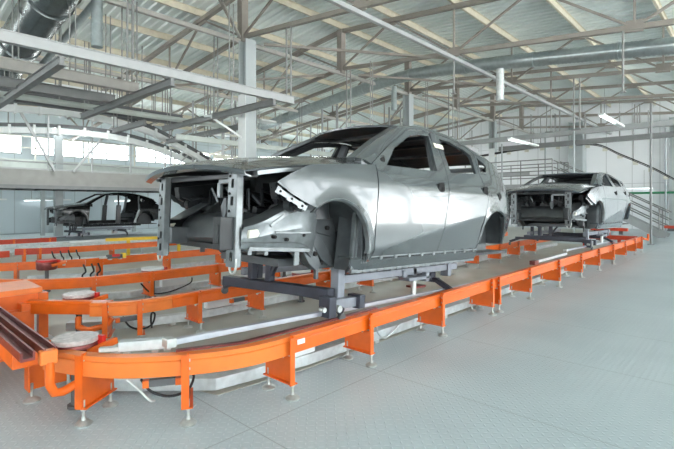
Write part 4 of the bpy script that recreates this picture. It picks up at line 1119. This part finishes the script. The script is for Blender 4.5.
# ------------------------------------------------------------------ trolleys
def make_trolley(label):
    t = thing('assembly_trolley', label, 'trolley', (0,0,0), 0, 'car carrying trolleys')
    # slopes with its load; local axes are those of the car it carries
    MB().bb(-.38, 3.35, -.66, -.612, -.352, -.318).build('guide_bar', 'steelbar', t, 0, bevel=.004)
    MB().bb(-.42, -.36, -.67, -.60, -.362, -.308).build('guide_bar_end', 'zinc', t, 0, bevel=.006); MB().bb(3.33, 3.40, -.67, -.60, -.345, -.325).build('guide_bar_end', 'zinc', t, 0)
    MB().bar((.74, .52, -.20), (.98, -.62, -.20), .10, .085).build('front_cross_beam', 'trolldark', t, 0, bevel=.006)
    MB().bar((2.75, .55, -.20), (2.75, -.5, -.20), .10, .085).build('rear_cross_beam', 'trolldark', t, 0, bevel=.006)
    MB().bb(1.10, 3.10, -.60, -.53, -.135, -.065).build('side_beam', 'trollblue', t, 0, bevel=.006)
    MB().bb(.90, 3.0, .45, .52, -.16, -.09).build('side_beam', 'trollblue', t, 0, bevel=.006)
    m = MB(); m.bb(1.04, 1.12, -.64, -.55, -.24, .0); m.build('front_mast', 'trollblue', t, 0, bevel=.006)
    MB().bb(1.05, 1.11, .44, .50, -.2, .02).build('front_mast', 'trolldark', t, 0, bevel=.006)
    for x, y in ((.82, .22), (.86, .02)):
        MB().bb(x-.03, x+.03, y-.035, y+.035, -.17, .06).build('body_support', 'trolldark', t, 0, bevel=.006)
    MB().bar((.82, .22, .05), (.88, -.2, .09), .04, .03).build('support_tie', 'trolldark', t, 0)
    MB().bar((.86, .02, -.14), (.84, -.12, .04), .03, .03).build('support_tie', 'trolldark', t, 0)
    # lower outrigger at the front and pedestal carrying the guide bar
    MB().bb(.86, 1.22, -.70, -.62, -.315, -.235).build('outrigger', 'trollblue', t, 0, bevel=.006)
    MB().bb(1.20, 1.27, -.74, -.60, -.33, -.22).build('outrigger_block', 'trolldark', t, 0, bevel=.006); MB().bb(.84, .92, -.74, -.62, -.36, -.2).build('outrigger_block', 'trolldark', t, 0, bevel=.006)
    MB().tube([(.88, -.66, -.335), (.88, -.66, -.24)], .025, 10).build('outrigger_pin', 'zinc', t)
    m = MB(); m.lathe((.96, -.72, -.30), [(.028, -.02), (.03, .015), (.012, .02)], 12, 0, 'Y'); m.lathe((.80, -.70, -.29), [(.02, -.03), (.02, .02)], 10, 0, 'Y'); m.build('guide_roller', 'zinc', t, 40)
    m = MB(); m.tube([(2.15, -.635, -.33), (2.15, -.635, -.16)], .028, 12); m.build('pedestal', 'zinc', t, 40)
    m = MB(); m.bb(1.98, 2.36, -.70, -.57, -.175, -.145); m.bb(2.0, 2.06, -.62, -.56, -.15, -.08); m.bb(2.28, 2.34, -.70, -.64, -.2, -.11); m.bb(2.2, 2.26, -.60, -.55, -.15, -.07); m.build('bracket_plate', 'trollblue', t, 0, bevel=.005)
    m = MB(); m.bb(2.22, 2.40, -.62, -.5, -.275, -.255); m.build('red_foot', 'maroon', t, 0)
    m = MB(); m.bb(2.86, 2.93, -.62, -.52, -.2, -.05); m.build('rear_mast', 'trollblue', t, 0, bevel=.005)
    # wheels sets running in the rails
    for x in (1.0, 2.75):
        for y in (-.72, .93):
            m = MB(); m.bar((x, y, -.33), (x, y*.75, -.24), .05, .05); m.build('axle_arm', 'trolldark', t, 0)
            m = MB(); m.lathe((x, y, -.375), [(.015, -.015), (.035, -.015), (.035, .015), (.015, .015)], 18, 0, 'Y'); m.build('track_wheel', 'darkgrey', t, 40)
    m = MB(); m.bar((1.0, .8, -.24), (1.0, -.56, -.24), .06, .05); m.bar((2.75, .8, -.24), (2.75, -.56, -.24), .06, .05); m.build('axle_beam', 'trolldark', t, 0)
    return t
T1 = make_trolley('blue grey steel trolley carrying the foreground car on the nearest rails'); pose(T1, 1.65, 3.13, .845, .0417)
T2 = dup(T1, 'blue grey steel trolley under the rear saloon car at the back right'); pose(T2, 9.05, 3.13, .835, .014)
T3 = dup(T1, 'dark steel trolley under the black car at the far left'); pose(T3, 5.2, 20.4, .41, 0)
t = thing('brake_lamp_block', 'dark red block on the near rail just ahead of the rear trolley', 'stop block', (6.95, 2.45, .42))
MB().bb(-.06, .1, -.04, .04, .0, .06).build('block', 'maroon', t, 0); MB().bb(.1, 1.55, -.025, .025, .02, .06).build('pusher_bar', 'galv', t, 0)

# pieces that repeat on one thing become parts of their own
SPLIT = {'gusset_plate', 'web_member', 'chain_bracket', 'mounting_lug', 'foot_disc', 'tray_foot', 'stair_tread', 'headlamp_recess_fitting', 'drain_hole', 'apron_hole',
         'bolt', 'bolt_hole', 'post_bolt_hole', 'orange_lug', 'hood_edge_flange', 'roof_bow', 'bay_brackets', 'axle_beam', 'apron_tab', 'stop_block', 'crossbar', 'leg'}
cache = {}
def components(me):
    par = list(range(len(me.vertices)))
    def find(i):
        while par[i] != i: par[i] = par[par[i]]; i = par[i]
        return i
    for p in me.polygons:
        a = find(p.vertices[0])
        for v in p.vertices[1:]: par[find(v)] = a
    g = {}
    for p in me.polygons: g.setdefault(find(p.vertices[0]), []).append(p)
    out = []
    for ps in g.values():
        ix = {}; fs = []
        for p in ps: fs.append([ix.setdefault(v, len(ix)) for v in p.vertices])
        m2 = bpy.data.meshes.new(me.name); m2.from_pydata([me.vertices[v].co for v in ix], [], fs)
        for q in me.materials: m2.materials.append(q)
        m2.polygons.foreach_set('use_smooth', [ps[0].use_smooth]*len(fs))
        if ps[0].use_smooth: m2.set_sharp_from_angle(angle=math.radians(40))
        out.append(m2)
    return out
for o in list(C.objects):
    if o.type == 'MESH' and o.parent is not None and o.name.split('.')[0] in SPLIT:
        if o.data.name not in cache: cache[o.data.name] = components(o.data)
        parts = cache[o.data.name]
        for k, m2 in enumerate(parts):
            if k == 0: o.data = m2
            else:
                c = o.copy(); c.data = m2; C.objects.link(c)

# ------------------------------------------------------------------ camera, sky, exposure
cam = bpy.data.cameras.new('camera'); co = bpy.data.objects.new('camera', cam); C.objects.link(co)
cam.sensor_width = 36; cam.lens = 450*36/674; cam.shift_y = -20.5/674; cam.clip_end = 200; cam.clip_start = .05
co.location = (0, 0, H); co.rotation_euler = (math.pi/2, 0, _T-math.pi/2)
sc = bpy.context.scene; sc.camera = co
w = bpy.data.worlds.new('sky'); sc.world = w; w.use_nodes = True
nt = w.node_tree; bg = nt.nodes['Background']
tc = nt.nodes.new('ShaderNodeTexCoord'); sp = nt.nodes.new('ShaderNodeSeparateXYZ'); nt.links.new(tc.outputs['Generated'], sp.inputs[0])
rp = nt.nodes.new('ShaderNodeValToRGB'); rp.color_ramp.elements[0].position = .0; rp.color_ramp.elements[0].color = (2.0, 2.02, 1.96, 1)
rp.color_ramp.elements[1].position = .04; rp.color_ramp.elements[1].color = (.93, .98, 1, 1)
nt.links.new(sp.outputs['Z'], rp.inputs['Fac']); nt.links.new(rp.outputs['Color'], bg.inputs['Color'])
bg.inputs['Strength'].default_value = 7.0
vs = sc.view_settings; vs.view_transform = 'Standard'; vs.look = 'None'; vs.gamma = 1; vs.use_curve_mapping = False; vs.exposure = .23
